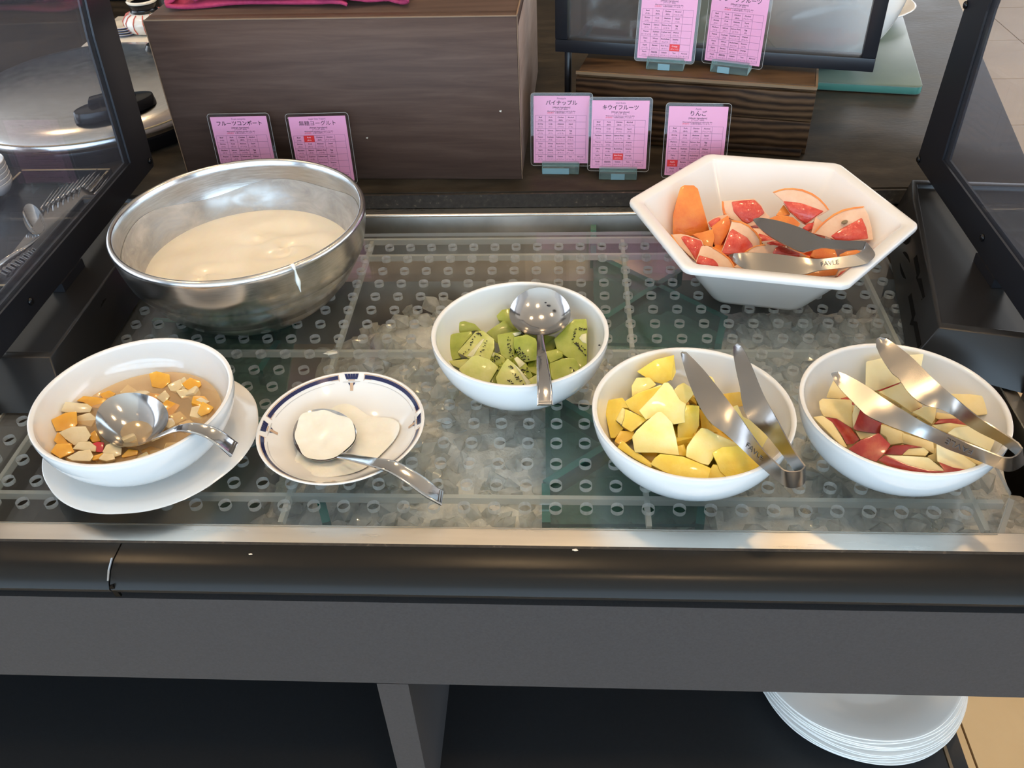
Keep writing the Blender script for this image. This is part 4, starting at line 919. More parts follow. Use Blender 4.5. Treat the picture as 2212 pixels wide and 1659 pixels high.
for a_ in range(len(rings) - 1):
    for i in range(n): j = (i+1) % n; F.append((a_*n + i, a_*n + j, (a_+1)*n + j, (a_+1)*n + i))
F.append(tuple(range(n - 1, -1, -1))); F.append(tuple((len(rings)-1)*n + i for i in range(n)))
o = recalc(obj('hexagonal_bowl', (V, F), M['melamine'])); smooth(o, 45); tag(o, 'white hexagonal bowl of grapefruit wedges', 'bowl')

# patterned dish
DC = (.04, -.3442)
dish_prof = [(0, .0008), (.030, .0008), (.032, 0), (.036, 0), (.040, .003), (.055, .0125), (.0665, .0235), (.0715, .0286), (.0720, .0295), (.0712, .0301), (.0700, .0299), (.0650, .0255), (.053, .0152), (.038, .0075), (.02, .0052), (0, .0048)]
dd_ = thing('yogurt_dish', 'white dish with navy patterned rim holding a yogurt spoon', 'dish', (DC[0], DC[1], E0))
o = obj('body', lathe(dish_prof, 112, (DC[0], DC[1], E0)), M['porcelain'], dd_); smooth(o, 60)
def dsurf(r, th, d=.0003):
    P_ = sorted(dish_prof[9:])
    for (r0, z0), (r1, z1) in zip(P_[:-1], P_[1:]):
        if r0 <= r <= r1:
            z = z0 + (z1 - z0)*(r - r0)/(r1 - r0 + 1e-9); s = (z1 - z0)/(r1 - r0 + 1e-9); l = math.hypot(1, s)
            rr = r - d*s/l; return Vector((DC[0] + rr*math.cos(th), DC[1] + rr*math.sin(th), E0 + z + d/l))
    return Vector((DC[0] + r*math.cos(th), DC[1] + r*math.sin(th), E0 + .0304))
def ringband(r0, r1, t0, t1, d=.0003):
    n = max(4, int(abs(t1 - t0)/.035)); V = []
    for i in range(n + 1):
        t = t0 + (t1 - t0)*i/n; V += [dsurf(r0, t, d), dsurf(r1, t, d)]
    return V, [(2*i, 2*i + 1, 2*i + 3, 2*i + 2) for i in range(n)]
mot = [math.radians(a) for a in (93, 181.5, 274, 367.5)]
for k in range(4):
    t0, t1 = mot[k] + .185, (mot[(k+1) % 4] + (2*math.pi if k == 3 else 0)) - .185
    if k == 3: t1 = mot[0] + 2*math.pi - .185
    b = obj('rim_band', ringband(.0660, .0686, t0, t1), M['navy'], dd_)
    obj('tan_line', ringband(.0688, .0693, t0 - .01, t1 + .01), M['tan'], b); obj('tan_line', ringband(.0655, .0659, t0 - .01, t0 + .10), M['tan'], b); obj('tan_line', ringband(.0655, .0659, t1 - .10, t1 + .01), M['tan'], b)
    obj('tan_line', ringband(.0645, .0692, t0 - .012, t0 - .004), M['tan'], b); obj('tan_line', ringband(.0645, .0692, t1 + .004, t1 + .012), M['tan'], b)
    obj('grey_line', ringband(.0634, .0637, t0 + .06, t1 - .06), M['greyline'], b)
    m = mot[k]
    def patch(pts, d=.0004): return [dsurf(r, m + a, d) for r, a in pts], [tuple(range(len(pts)))]
    e = obj('rim_emblem', join(*[patch([(.0655 + .0, -.006 + a0_), (.0655, .006 + a0_ if False else a1_), (.0692, a3_), (.0692, a2_)]) for a0_, a1_, a2_, a3_ in ((-.075, -.045, -.095, -.058), (-.040, -.017, -.053, -.018), (-.012, .012, -.013, .013), (.017, .040, .018, .053), (.045, .075, .058, .095))]), M['navy'], dd_, label='navy fan emblem with a tan stem')
    obj('emblem_line', join(patch([(.0693, -.098), (.0693, .098), (.0696, .098), (.0696, -.098)]), patch([(.0636, -.13), (.0636, .13), (.0639, .12), (.0639, -.12)])), M['greyline'], e)
    obj('emblem_wing', join(patch([(.0630, -.055), (.0630, -.026), (.0608, -.026)]), patch([(.0630, .055), (.0608, .026), (.0630, .026)])), M['navy'], e)
    obj('emblem_stem', join(patch([(.0572, -.024), (.0572, .024), (.0628, .024), (.0628, -.024)]), patch([(.0645, -.05), (.0645, .05), (.0652, .05), (.0652, -.05)])), M['tan'], e)
V, F = [], []; n = 72
for k in range(7):
    for i in range(n):
        t = 2*math.pi*i/n; R_ = .046*(1 + .10*math.sin(3*t + 1) + .06*math.sin(5*t)); r = R_*k/6
        zl = .0105 + .0005*math.sin(9*t)*(k/6) if k < 6 else dsurf(min(R_, .065), t, .0002).z - E0
        V.append(Vector((DC[0] - .004 + r*math.cos(t), DC[1] + r*math.sin(t), E0 + max(zl, .0062))))
for k in range(6):
    for i in range(n): j = (i+1) % n; F.append((k*n + i, (k+1)*n + i, (k+1)*n + j, k*n + j))
o = obj('yogurt_puddle', (V, F), M['yogurt_white']); smooth(o); tag(o, 'shallow puddle of runny yogurt in the navy patterned dish', 'yogurt')

# compote syrup
zs_ = .0385; srad = .0665
o = obj('syrup', lathe([(0, zs_), (srad, zs_), (srad - .006, zs_ - .008), (srad - .0185, zs_ - .018), (.03, .0135), (0, .0135)], 72, (CC[0], CC[1], 0)), M['syrup']); smooth(o, 60); tag(o, 'amber syrup pooled around the fruit in the compote bowl', 'syrup')

# ================================================================== FRUIT PIECES
UPV = Vector((0, 0, 1))
def plane_n(p, nx, ny, up=.75, view=.55):
    j = Vector((math.sin(p.x*9137.0 + p.y*4211.0), math.sin(p.y*8123.0 - p.x*3571.0), 0))*.22
    v = (CAM - p).normalized(); return (v*view + UPV*up + Vector((nx, ny, 0)) + j).normalized()
def face_pts(k, pts, z, nx=0, ny=0, dz=0.0, up=.75, view=.55):
    q = [cp(k, p) for p in pts]; cx, cy = sum(p[0] for p in q)/len(q), sum(p[1] for p in q)/len(q)
    c = at(cx, cy, z); n = plane_n(c, nx, ny, up, view)
    return [atp(p[0], p[1], c + n*dz, n) for p in q], n, c
def chunk(name, label, cat, group, k, pts, z, mat, nx=0, ny=0, depth=.017, taper=.86, bev=.0014, parent_only=False):
    mx, my = sum(p[0] for p in pts)/len(pts), sum(p[1] for p in pts)/len(pts)
    P_, n, c = face_pts(k, [(mx + (p[0] - mx)*1.06, my + (p[1] - my)*1.06) for p in pts], z, nx, ny)
    v = (c - CAM).normalized(); dirv = (v*.55 - n*.45).normalized()
    o = obj(name, prism(P_, dirv*depth, taper), mat); bevel(o, bev, 2)
    tag(o, label, cat, group); return o
def onface(name, parent, k, pts, z, mat, nx=0, ny=0, ref=None, lift=.0006, depth=.0012, bev=0, label=None):
    """a part lying on the face plane of the piece (plane defined by the piece's own outline 'ref')"""
    q = [cp(k, p) for p in ref]; c = at(sum(p[0] for p in q)/len(q), sum(p[1] for p in q)/len(q), z); n = plane_n(c, nx, ny)
    P_ = [atp(*cp(k, p), c + n*lift, n) for p in pts]
    o = obj(name, prism(P_, -n*depth, 1.0), mat, parent, label=label)
    if bev: bevel(o, bev, 1)
    return o
def seeds(parent, k, bands, z, nx, ny, ref, count, r=.0006):
    q = [cp(k, p) for p in ref]; c = at(sum(p[0] for p in q)/len(q), sum(p[1] for p in q)/len(q), z); n = plane_n(c, nx, ny); parts = []
    for (a, b) in bands:
        for i in range(count):
            t = (i + random.uniform(.1, .9))/count; x = a[0] + (b[0] - a[0])*t + random.uniform(-14, 14); y = a[1] + (b[1] - a[1])*t + random.uniform(-14, 14)
            p = atp(*cp(k, (x, y)), c + n*.0008, n); parts.append(blob(p, r*random.uniform(.8, 1.3), 1, .05, (1.4, .85, .6), Matrix.Rotation(random.uniform(0, 3.1), 3, 'Z')))
    o = obj('seeds', join(*parts), M['seed'], parent, kind='stuff'); smooth(o)

# ---- kiwi
KG = 'kiwi pieces in the bowl'
def kiwi(label, pts, z, nx=0, ny=0, core=None, bands=None, cnt=6, mat='kiwi', depth=.018):
    o = chunk('kiwi_chunk', label, 'kiwi', KG, 'K', pts, z, M[mat], nx, ny, depth)
    if core: onface('core', o, 'K', core, z, M['kiwi_core'], nx, ny, pts, .0006, .0014, .0003, 'pale cream core')
    if bands: seeds(o, 'K', bands, z, nx, ny, pts, cnt)
    return o
kiwi('smooth green kiwi chunk at the far left against the bowl', [(262, 790), (395, 712), (590, 682), (602, 722), (520, 805), (445, 905), (485, 965), (345, 1000), (288, 930)], .034, -.2, -.1)
kiwi('green kiwi end piece behind the left chunk', [(412, 592), (520, 574), (630, 602), (718, 694), (640, 672), (590, 680), (425, 705)], .036, 0, -.4)
kiwi('pale kiwi chunk with long white core and seed rows at left', [(640, 690), (720, 680), (835, 770), (835, 860), (790, 990), (690, 950), (580, 972), (450, 905), (560, 780)], .041, -.15, -.2, [(708, 766), (738, 758), (606, 962), (545, 946)], [((650, 700), (520, 930)), ((770, 770), (690, 940)), ((665, 690), (690, 720))], 9, 'kiwi_light')
kiwi('kiwi chunk with fine pale rays behind the cored pieces', [(760, 695), (945, 567), (1080, 690), (1020, 700), (870, 812), (820, 742)], .036, 0, -.3)
kiwi('yellow green kiwi chunk half behind the serving spoon', [(870, 512), (930, 452), (1010, 435), (1055, 600), (1100, 690), (1045, 690), (950, 572), (890, 562)], .04, .1, -.35)
kiwi('central kiwi chunk with a straight column of black seeds', [(880, 720), (1030, 690), (1140, 675), (1165, 705), (1062, 742), (1062, 962), (1000, 992), (920, 932), (885, 800)], .043, -.1, -.1, [(1040, 702), (1140, 678), (1152, 702), (1066, 735)], [((1000, 730), (1015, 950)), ((990, 800), (1045, 960)), ((1140, 700), (1165, 704))], 9)
kiwi('central kiwi chunk with fanned dark seeds left of the spoon handle', [(1060, 748), (1200, 722), (1290, 762), (1310, 832), (1302, 985), (1182, 1012), (1120, 962), (1062, 850)], .046, .05, -.1, None, [((1090, 850), (1180, 985)), ((1110, 860), (1210, 985)), ((1085, 890), (1150, 985))], 10)
kiwi('large kiwi half slice leaning on the right bowl wall', [(1500, 770), (1640, 622), (1705, 562), (1838, 558), (1848, 640), (1843, 1032), (1762, 1082), (1700, 1002), (1600, 932), (1530, 872)], .041, .25, -.25, [(1790, 715), (1846, 700), (1846, 815), (1800, 800), (1765, 755)], [((1720, 660), (1700, 760)), ((1690, 770), (1800, 900)), ((1740, 830), (1840, 940)), ((1760, 655), (1840, 660)), ((1730, 800), (1835, 890))], 11)
kiwi('small plain kiwi chunk right of the spoon handle', [(1400, 900), (1520, 872), (1587, 912), (1582, 962), (1452, 1022), (1430, 972)], .038, .1, -.2)
kiwi('rounded kiwi chunk at the lower right of the bowl', [(1450, 1030), (1600, 977), (1700, 972), (1737, 1012), (1757, 1092), (1702, 1162), (1500, 1222), (1470, 1182)], .042, .15, -.2, None, [((1670, 1060), (1720, 1130))], 5)
kiwi('big smooth yellow green kiwi chunk at the front left', [(465, 1092), (600, 962), (650, 945), (790, 992), (882, 1072), (782, 1237), (652, 1212), (520, 1152)], .046, -.1, -.25, mat='kiwi_light')
kiwi('front kiwi chunk with a long pale core edge', [(865, 1182), (940, 1042), (990, 982), (1062, 1042), (1242, 1242), (1192, 1277), (890, 1272)], .046, 0, -.3, [(1060, 1038), (1112, 1082), (1240, 1240), (1196, 1268), (1120, 1130)], [((1000, 1060), (1040, 1080)), ((990, 1200), (1060, 1270)), ((1030, 1130), (1160, 1270)), ((1060, 1150), (1150, 1230))], 8, 'kiwi_light')
kiwi('small dark seeded kiwi chunk in the middle gap', [(790, 962), (818, 897), (902, 932), (962, 972), (952, 1012), (882, 1062), (800, 1002)], .036, 0, -.1, [(800, 945), (818, 900), (850, 915), (830, 960)], [((810, 1000), (890, 940)), ((840, 1010), (900, 960))], 8)
kiwi('kiwi chunk with pale core and seeds under the spoon handle', [(1055, 980), (1092, 952), (1192, 1032), (1232, 1112), (1262, 1162), (1217, 1197), (1130, 1112)], .041, .05, -.1, [(1060, 980), (1092, 955), (1180, 1030), (1120, 1080)], [((1130, 1100), (1210, 1090)), ((1150, 1120), (1220, 1110))], 7)
kiwi('thin green kiwi piece between the two front chunks', [(780, 1237), (862, 1102), (920, 1062), (872, 1182), (892, 1262)], .037, 0, -.2, None, [((870, 1090), (885, 1110))], 3)
kiwi('pale kiwi chunk at the front rim beside the spoon handle', [(1215, 1202), (1305, 1152), (1370, 1180), (1400, 1240), (1305, 1272), (1190, 1277)], .04, .05, -.2, mat='kiwi_light')
kiwi('low kiwi chunk tucked under the front left piece', [(350, 1002), (540, 982), (592, 962), (470, 1082), (400, 1052)], .03, -.1, -.2, mat='kiwi_light')
kiwi('shaded kiwi chunk right behind the spoon handle', [(1385, 720), (1500, 740), (1530, 870), (1400, 890)], .031)
kiwi('shaded kiwi chunk low beside the spoon handle', [(1190, 1020), (1310, 990), (1320, 1130), (1230, 1112)], .028)
def filler(name, cat, group, label, c, z, R, n, size, mats, depth=.016):
    for i in range(n):
        a = 2*math.pi*(i + random.uniform(-.3, .3))/n; r = R*math.sqrt(random.uniform(.05, 1)); ctr = Vector((c[0] + r*math.cos(a), c[1] + r*math.sin(a), z + random.uniform(-.004, .004)))
        s = size*random.uniform(.85, 1.15); m = random.choice([4, 5]); ph = random.uniform(0, 6)
        tilt = Matrix.Rotation(random.uniform(-.4, .4), 3, 'X') @ Matrix.Rotation(random.uniform(-.4, .4), 3, 'Y')
        P_ = [ctr + tilt @ Vector((s*math.cos(ph + 2*math.pi*q/m)*random.uniform(.8, 1.1), s*math.sin(ph + 2*math.pi*q/m)*random.uniform(.8, 1.1), 0)) for q in range(m)]
        o = obj(name, prism(P_, tilt @ Vector((0, 0, -depth)), .85), M[random.choice(mats)]); bevel(o, .0014, 2); tag(o, label, cat, group)
filler('kiwi_chunk', 'kiwi', 'buried kiwi chunks', 'green kiwi chunk buried beneath the upper kiwi pieces', KC, .029, .034, 10, .018, ['kiwi'])

# ---- pineapple
NG = 'pineapple chunks in the bowl'
def pine(label, pts, z, nx=0, ny=0, mat='pine', depth=.02):
    return chunk('pineapple_chunk', label, 'pineapple', NG, 'N', pts, z, M[mat], nx, ny, depth, .84, .0013)
def pine2(label, pts, z, mat, nx, ny, pts2, nx2, ny2, mat2='pine'):
    """piece with two visible cut faces: top face plus a side face as part"""
    o = pine(label, pts, z, nx, ny, mat)
    P_, n, c = face_pts('N', pts2, z - .003, nx2, ny2); v = (c - CAM).normalized()
    s = obj('side_face', prism(P_, v*.012, .8), M[mat2], o); bevel(s, .0012, 2); return o
pine2('pineapple chunk highest against the back wall of the bowl', [(520, 365), (690, 255), (865, 212), (840, 440), (760, 480), (660, 455)], .055, 'pine', -.1, -.5, [(865, 215), (887, 372), (850, 452), (835, 448)], .7, -.2)
pine('pale pineapple piece with a flat end at the back left', [(465, 502), (510, 426), (632, 422), (695, 492), (600, 545), (470, 602)], .050, -.1, -.4, 'pine_pale')
pine('long pineapple wedge lying behind the largest upper wedge', [(405, 647), (520, 575), (735, 495), (760, 520), (660, 640), (560, 745), (608, 818), (445, 722)], .049, -.3, -.3)
pine('large pale pineapple wedge on top of the heap at centre', [(545, 737), (690, 585), (775, 480), (815, 478), (850, 520), (925, 645), (978, 672), (966, 720), (962, 790), (970, 845), (862, 862), (800, 815), (742, 757), (612, 822)], .059, 0, -.15, 'pine_pale')
pine('ragged pineapple piece beside the left tong blade', [(870, 542), (905, 500), (960, 472), (1020, 510), (1063, 562), (1030, 610), (980, 672), (930, 642)], .056, .2, -.2, 'pine_pale')
pine('pineapple slab standing at the far left of the bowl', [(190, 652), (372, 620), (445, 722), (372, 715), (310, 832), (385, 902), (300, 992), (262, 990)], .039, -.4, -.1)
pine2('pineapple block with a pale square end at left', [(400, 722), (605, 822), (460, 940), (370, 880), (395, 800)], .049, 'pine', 0, -.2, [(372, 706), (402, 722), (395, 800), (368, 880), (308, 832)], -.8, -.1, 'pine_pale')
pine('largest pale pineapple wedge at the front of the heap', [(475, 985), (520, 925), (600, 850), (705, 762), (745, 757), (790, 800), (845, 862), (880, 1000), (907, 1157), (700, 1132), (500, 1130)], .057, 0, -.25, 'pine_pale')
pine2('square pineapple block left of the tong blade', [(905, 890), (985, 690), (1107, 700), (1105, 880), (1030, 1047), (905, 1022)], .045, 'pine', .05, -.5, [(985, 682), (1108, 674), (1108, 704), (985, 700)], 0, .1, 'pine_pale')
pine('pineapple chunk under the left tong blade, its shade painted deep yellow', [(1000, 625), (1065, 592), (1115, 700), (1245, 882), (1445, 1032), (1380, 1040), (1130, 905), (1107, 700)], .041, .1, -.2, 'pine_deep')
pine('pale ragged pineapple wedge at the front centre', [(1000, 1080), (1060, 990), (1130, 907), (1190, 920), (1262, 962), (1440, 1042), (1465, 1080), (1330, 1095), (1262, 1122), (1240, 1190), (1200, 1252), (1130, 1235), (990, 1172)], .051, .05, -.1, 'pine_pale')
pine('bright pineapple chunk below the engraved tong blade', [(1240, 1142), (1332, 1092), (1482, 1080), (1600, 1160), (1692, 1252), (1560, 1342), (1372, 1372), (1310, 1310), (1290, 1252)], .049, .1, -.3)
pine('long bright pineapple piece at the front rim', [(650, 1252), (690, 1195), (742, 1155), (950, 1180), (1207, 1285), (1177, 1392), (950, 1382), (780, 1322)], .051, 0, -.35)
pine('narrow pineapple piece along the left front rim', [(330, 1092), (382, 1025), (470, 1112), (560, 1165), (655, 1242), (642, 1282), (480, 1192)], .043, -.2, -.2)
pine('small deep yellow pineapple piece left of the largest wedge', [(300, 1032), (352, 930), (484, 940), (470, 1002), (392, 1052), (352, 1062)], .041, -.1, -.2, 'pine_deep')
pine('small pineapple piece right of the largest wedge', [(895, 1082), (962, 1058), (1002, 1172), (900, 1165)], .041, 0, -.2)
pine('big pineapple slice on the right behind the engraved blade', [(1410, 722), (1482, 690), (1532, 800), (1602, 832), (1742, 942), (1765, 982), (1702, 1092), (1640, 1060), (1540, 960)], .046, .25, -.2, 'pine_pale')
pine('yellow pineapple piece at the back between the tong blades', [(1320, 582), (1500, 560), (1530, 692), (1402, 712)], .041, .1, -.4, 'pine_deep')
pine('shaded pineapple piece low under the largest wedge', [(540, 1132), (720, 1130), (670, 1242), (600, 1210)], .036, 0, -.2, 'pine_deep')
pine('pineapple piece at the front rim below the bright chunk', [(1175, 1390), (1240, 1252), (1302, 1262), (1392, 1367), (1330, 1385)], .043, 0, -.3)
pine('pineapple crumb stuck at the upper tong edge', [(1190, 402), (1235, 415), (1262, 468), (1240, 492), (1205, 440)], .066, .1, -.1, 'pine_pale', .004)
filler('pineapple_chunk', 'pineapple', 'buried pineapple chunks', 'deep yellow pineapple chunk buried beneath the upper pineapple pieces', NC, .032, .037, 12, .020, ['pine_deep', 'pine'])

# ---- apple
AG = 'apple pieces in the bowl'
def apple(label, pts, z, nx=0, ny=0, mat='apple', skins=(), depth=.015, skin_body=False):
    o = chunk('apple_piece', label, 'apple', AG, 'A', pts, z, M['apple_skin'] if skin_body else M[mat], nx, ny, depth, .84, .0012)
    for s in skins:
        pts2, nx2, ny2 = s; P_, n, c = face_pts('A', pts2, z - .001, nx2, ny2); v = (c - CAM).normalized()
        k = obj('skin', prism(P_, v*.009, .85), M['apple_skin'], o, label='red apple skin'); bevel(k, .001, 2)
    return o
apple('large pale apple wedge leaning on the back wall', [(715, 362), (880, 325), (1100, 300), (1243, 290), (1222, 402), (1150, 470), (1052, 545), (832, 627), (710, 622)], .050, -.1, -.5, 'apple_pale', [([(1052, 547), (832, 627), (800, 632), (850, 645), (1000, 585)], 0, -.6)])
apple('apple slice behind the lower tong tip at the left', [(325, 702), (355, 620), (392, 540), (480, 620), (545, 690), (540, 722)], .045, -.3, -.2, 'apple', [([(450, 712), (520, 695), (560, 725), (600, 780), (565, 770)], .3, -.3)])
apple('square pale apple chunk at the left of the bowl', [(255, 742), (290, 715), (560, 725), (565, 992), (420, 900), (300, 880), (265, 812)], .046, -.1, -.2, 'apple')
apple('apple chunk with a square red skin face near the left', [(570, 862), (592, 777), (667, 768), (640, 850), (578, 1000)], .051, -.3, -.1, 'apple_pale', [([(667, 766), (867, 906), (832, 1052), (620, 1022), (578, 1000), (640, 832)], .3, -.4)])
apple('crescent apple slice with red skin at the far left', [(200, 892), (292, 880), (382, 942), (470, 1082), (522, 1172), (470, 1165), (350, 1042)], .046, -.2, -.3, 'apple', [([(298, 885), (420, 902), (562, 992), (642, 1102), (580, 1150), (515, 1150), (470, 1062), (382, 942)], .1, -.2)])
apple('apple piece showing broad red skin at the front left', [(540, 1192), (652, 1112), (822, 1045), (932, 1152), (880, 1230), (800, 1312), (642, 1252)], .051, -.1, -.3, skin_body=True)
apple('wide apple slice in the middle between the tong blades', [(830, 652), (1052, 565), (1150, 680), (1242, 782), (1142, 842), (1000, 742)], .045, .05, -.2, 'apple')
apple('apple slice below the lower tong blade', [(850, 960), (1062, 1032), (1062, 1132), (922, 1152), (900, 1080), (842, 1042)], .045, -.05, -.2, 'apple')
apple('pinkish skinned apple piece between the tong blades', [(1150, 842), (1262, 790), (1372, 802), (1362, 902), (1332, 952), (1240, 890)], .046, .1, -.3, 'apple', [([(1150, 842), (1200, 805), (1265, 790), (1340, 797), (1250, 825), (1180, 852)], 0, -.2)])
apple('long brownish apple slice at the right of the bowl', [(1500, 667), (1700, 672), (1882, 695), (1922, 762), (1912, 852), (1762, 867), (1640, 772)], .046, .15, -.3, 'apple')
apple('apple slice with a red skin stripe at right centre', [(1340, 967), (1502, 945), (1692, 972), (1562, 992), (1482, 1042), (1400, 1005)], .045, .1, -.3, 'apple', [([(1340, 958), (1402, 910), (1602, 900), (1702, 975), (1502, 945)], .1, -.1)])
apple('small apple slice behind the red striped slice', [(1380, 842), (1560, 870), (1602, 902), (1402, 912), (1370, 900)], .042, .1, -.2, 'apple')
apple('broad fresh apple slice at the lower right between the blades', [(1490, 1045), (1562, 992), (1702, 975), (1820, 1040), (1927, 1112), (1882, 1212), (1702, 1132)], .051, .15, -.2, 'apple_pale')
apple('bright apple wedge with red base at the front right', [(1385, 1142), (1472, 1152), (1620, 1245), (1752, 1342), (1682, 1392), (1540, 1370), (1390, 1312)], .051, .1, -.3, 'apple_pale', [([(1390, 1314), (1540, 1372), (1684, 1392), (1600, 1418), (1440, 1428), (1440, 1390)], 0, -.6)])
apple('thin apple strip along the front right rim', [(1500, 1160), (1842, 1332), (1792, 1352), (1740, 1332)], .047, .2, -.2, 'apple')
apple('long apple crescent with red skin at the front rim', [(900, 1255), (1102, 1260), (1292, 1275), (1457, 1405), (1300, 1397), (1102, 1345)], .051, 0, -.2, 'apple_pale', [([(815, 1302), (882, 1250), (1100, 1345), (1300, 1397), (1457, 1405), (1445, 1427), (1150, 1417), (900, 1352)], 0, -.6)])
apple('red skinned apple crescent behind the front crescent', [(1050, 1250), (1112, 1190), (1252, 1178), (1302, 1222), (1272, 1257)], .049, .05, -.2, 'apple', [([(860, 1242), (960, 1160), (1100, 1150), (1252, 1175), (1112, 1190), (1042, 1257)], -.1, -.4)])
apple('apple slice with pinkish streak under the lower blade', [(1060, 1042), (1342, 1132), (1352, 1242), (1242, 1180), (1060, 1142)], .045, 0, -.2, 'apple')
apple('small apple piece low at the front centre', [(1285, 1262), (1372, 1230), (1395, 1320), (1330, 1310)], .042, 0, -.2, 'apple')
apple('small apple piece between the red chunk and the front skin piece', [(600, 1020), (830, 1052), (650, 1105)], .042, 0, -.2, 'apple')
filler('apple_piece', 'apple', 'buried apple pieces', 'apple piece buried beneath the upper apple pieces', AC, .032, .037, 11, .020, ['apple'])

# ---- grapefruit
GG = 'grapefruit wedges in the hexagonal bowl'
def grape(label, z, nx=0, ny=0, pith=None, flesh=None, rind=None, rindface=None, depth=.02, seedpt=None):
    body = rindface or pith or flesh
    bm_ = M['grape_rind'] if rindface else (M['grape_pith'] if pith else M['grape_flesh'])
    o = chunk('grapefruit_wedge', label, 'grapefruit', GG, 'G', body, z, bm_, nx, ny, depth, .8, .0014)
    if pith and rindface: k = onface('pith', o, 'G', pith, z, M['grape_pith'], nx, ny, body, .001, .006, .0006, 'pale pith')
    if flesh and body is not flesh:
        k = onface('flesh', o, 'G', flesh, z, M['grape_flesh'], nx, ny, body, .0014, .008, .0008, 'red juicy flesh')
    if rind:
        q = [cp('G', p) for p in body]; c = at(sum(p[0] for p in q)/len(q), sum(p[1] for p in q)/len(q), z); n = plane_n(c, nx, ny)
        P_ = [atp(*cp('G', p), c, n) for p in rind]; cen = sum(P_, Vector())/len(P_); bc_ = sum([atp(p[0], p[1], c, n) for p in q], Vector())/len(q)
        out = [p + (p - bc_).normalized()*.0016 for p in P_]; inn = list(reversed([p - (p - bc_).normalized()*.0006 for p in P_]))
        v = (c - CAM).normalized(); kk = obj('rind', prism([p + n*.0004 for p in out + inn], (v*.55 - n*.45).normalized()*depth*.9, .9), M['grape_rind'], o, label='orange rind edge'); recalc(kk); smooth(kk, 40)
    if seedpt:
        q = [cp('G', p) for p in body]; c = at(sum(p[0] for p in q)/len(q), sum(p[1] for p in q)/len(q), z); n = plane_n(c, nx, ny)
        s = obj('pip', blob(atp(*cp('G', seedpt), c + n*.002, n), .0028, 2, .05, (1.7, .9, .6), Matrix.Rotation(.7, 3, 'Z')), plain('grapefruit_pip', (.22, .16, .08), .4), o, label='brown pip'); smooth(s)
    return o
grape('orange rinded grapefruit wedge standing against the left wall', .058, .35, -.9, rindface=[(357, 690), (358, 560), (385, 450), (412, 362), (440, 348), (505, 350), (535, 375), (570, 500), (615, 662), (580, 695), (500, 705), (375, 708)], depth=.022)
grape('grapefruit wedge with red flesh at the far left rim', .051, -.2, -.2, pith=[(345, 705), (415, 700), (470, 712), (562, 745), (577, 790), (560, 860), (527, 902), (470, 850), (400, 785)], flesh=[(412, 722), (442, 708), (562, 747), (575, 792), (545, 878), (522, 890), (480, 822), (432, 757)], rind=[(400, 790), (370, 745), (345, 705)])
grape('orange rind piece between the left wedges', .050, 0, -.5, rindface=[(495, 702), (560, 688), (642, 665), (657, 722), (642, 792), (580, 782), (545, 732)])
grape('small grapefruit piece with flesh edge and orange side', .052, .1, -.5, rindface=[(640, 645), (700, 600), (757, 565), (777, 642), (740, 715), (692, 802), (655, 772), (645, 700)])
grape('small grapefruit slice with pale pith behind the orange side piece', .054, -.1, -.3, pith=[(610, 612), (650, 585), (692, 567), (752, 556), (762, 572), (690, 615), (640, 655), (632, 650)], flesh=[(610, 612), (650, 585), (692, 572), (705, 585), (670, 625), (635, 650)])
grape('triangular red grapefruit wedge at the front left of centre', .055, 0, -.35, pith=[(790, 607), (850, 615), (905, 642), (960, 692), (992, 742), (997, 800), (942, 835), (915, 835), (762, 848), (710, 838), (770, 682)], flesh=[(712, 837), (770, 682), (792, 658), (900, 722), (938, 772), (945, 802), (918, 832), (762, 846)], rind=[(790, 607), (850, 615), (905, 642), (960, 692), (992, 742), (997, 800)])
grape('red grapefruit wedge towards the back left', .058, -.05, -.45, pith=[(722, 460), (785, 455), (950, 442), (1000, 490), (1027, 542), (1062, 572), (1000, 622), (900, 642), (845, 612), (770, 580), (735, 545)], flesh=[(785, 460), (870, 450), (952, 445), (1000, 490), (1027, 542), (960, 592), (900, 622), (862, 602), (800, 532)], rind=[(722, 462), (725, 505), (735, 545), (770, 582)])
grape('grapefruit wedge with a thick pith arc highest at the back', .069, .05, -.45, pith=[(1095, 396), (1140, 380), (1182, 371), (1240, 371), (1302, 381), (1370, 408), (1422, 442), (1465, 485), (1492, 522), (1442, 552), (1402, 572), (1335, 622), (1285, 595), (1210, 520), (1165, 456)], flesh=[(1165, 456), (1240, 462), (1302, 472), (1380, 500), (1462, 530), (1402, 570), (1332, 622), (1282, 592), (1210, 522)], rind=[(1095, 396), (1140, 380), (1182, 371), (1240, 371), (1302, 381), (1370, 408), (1422, 442), (1465, 485), (1492, 522)])
grape('big grapefruit wedge with a brown pip at the right', .061, .25, -.35, pith=[(1395, 692), (1440, 640), (1482, 602), (1540, 560), (1602, 530), (1680, 512), (1752, 504), (1782, 562), (1805, 650), (1817, 737), (1790, 740), (1650, 745), (1545, 735), (1480, 712)], flesh=[(1515, 712), (1560, 680), (1602, 652), (1680, 612), (1742, 577), (1775, 650), (1790, 732), (1650, 745), (1545, 737)], rind=[(1395, 692), (1440, 640), (1482, 602), (1540, 560), (1602, 530), (1680, 512), (1752, 504)], seedpt=(1615, 612))
grape('smooth orange rind piece at the centre under the upper blade', .060, 0, -.4, rindface=[(1050, 592), (1100, 570), (1152, 559), (1232, 575), (1287, 622), (1262, 652), (1142, 642), (1062, 612)])
grape('orange grapefruit sliver below the highest wedge', .057, -.2, -.3, rindface=[(1110, 562), (1140, 520), (1167, 482), (1217, 552), (1162, 562)])
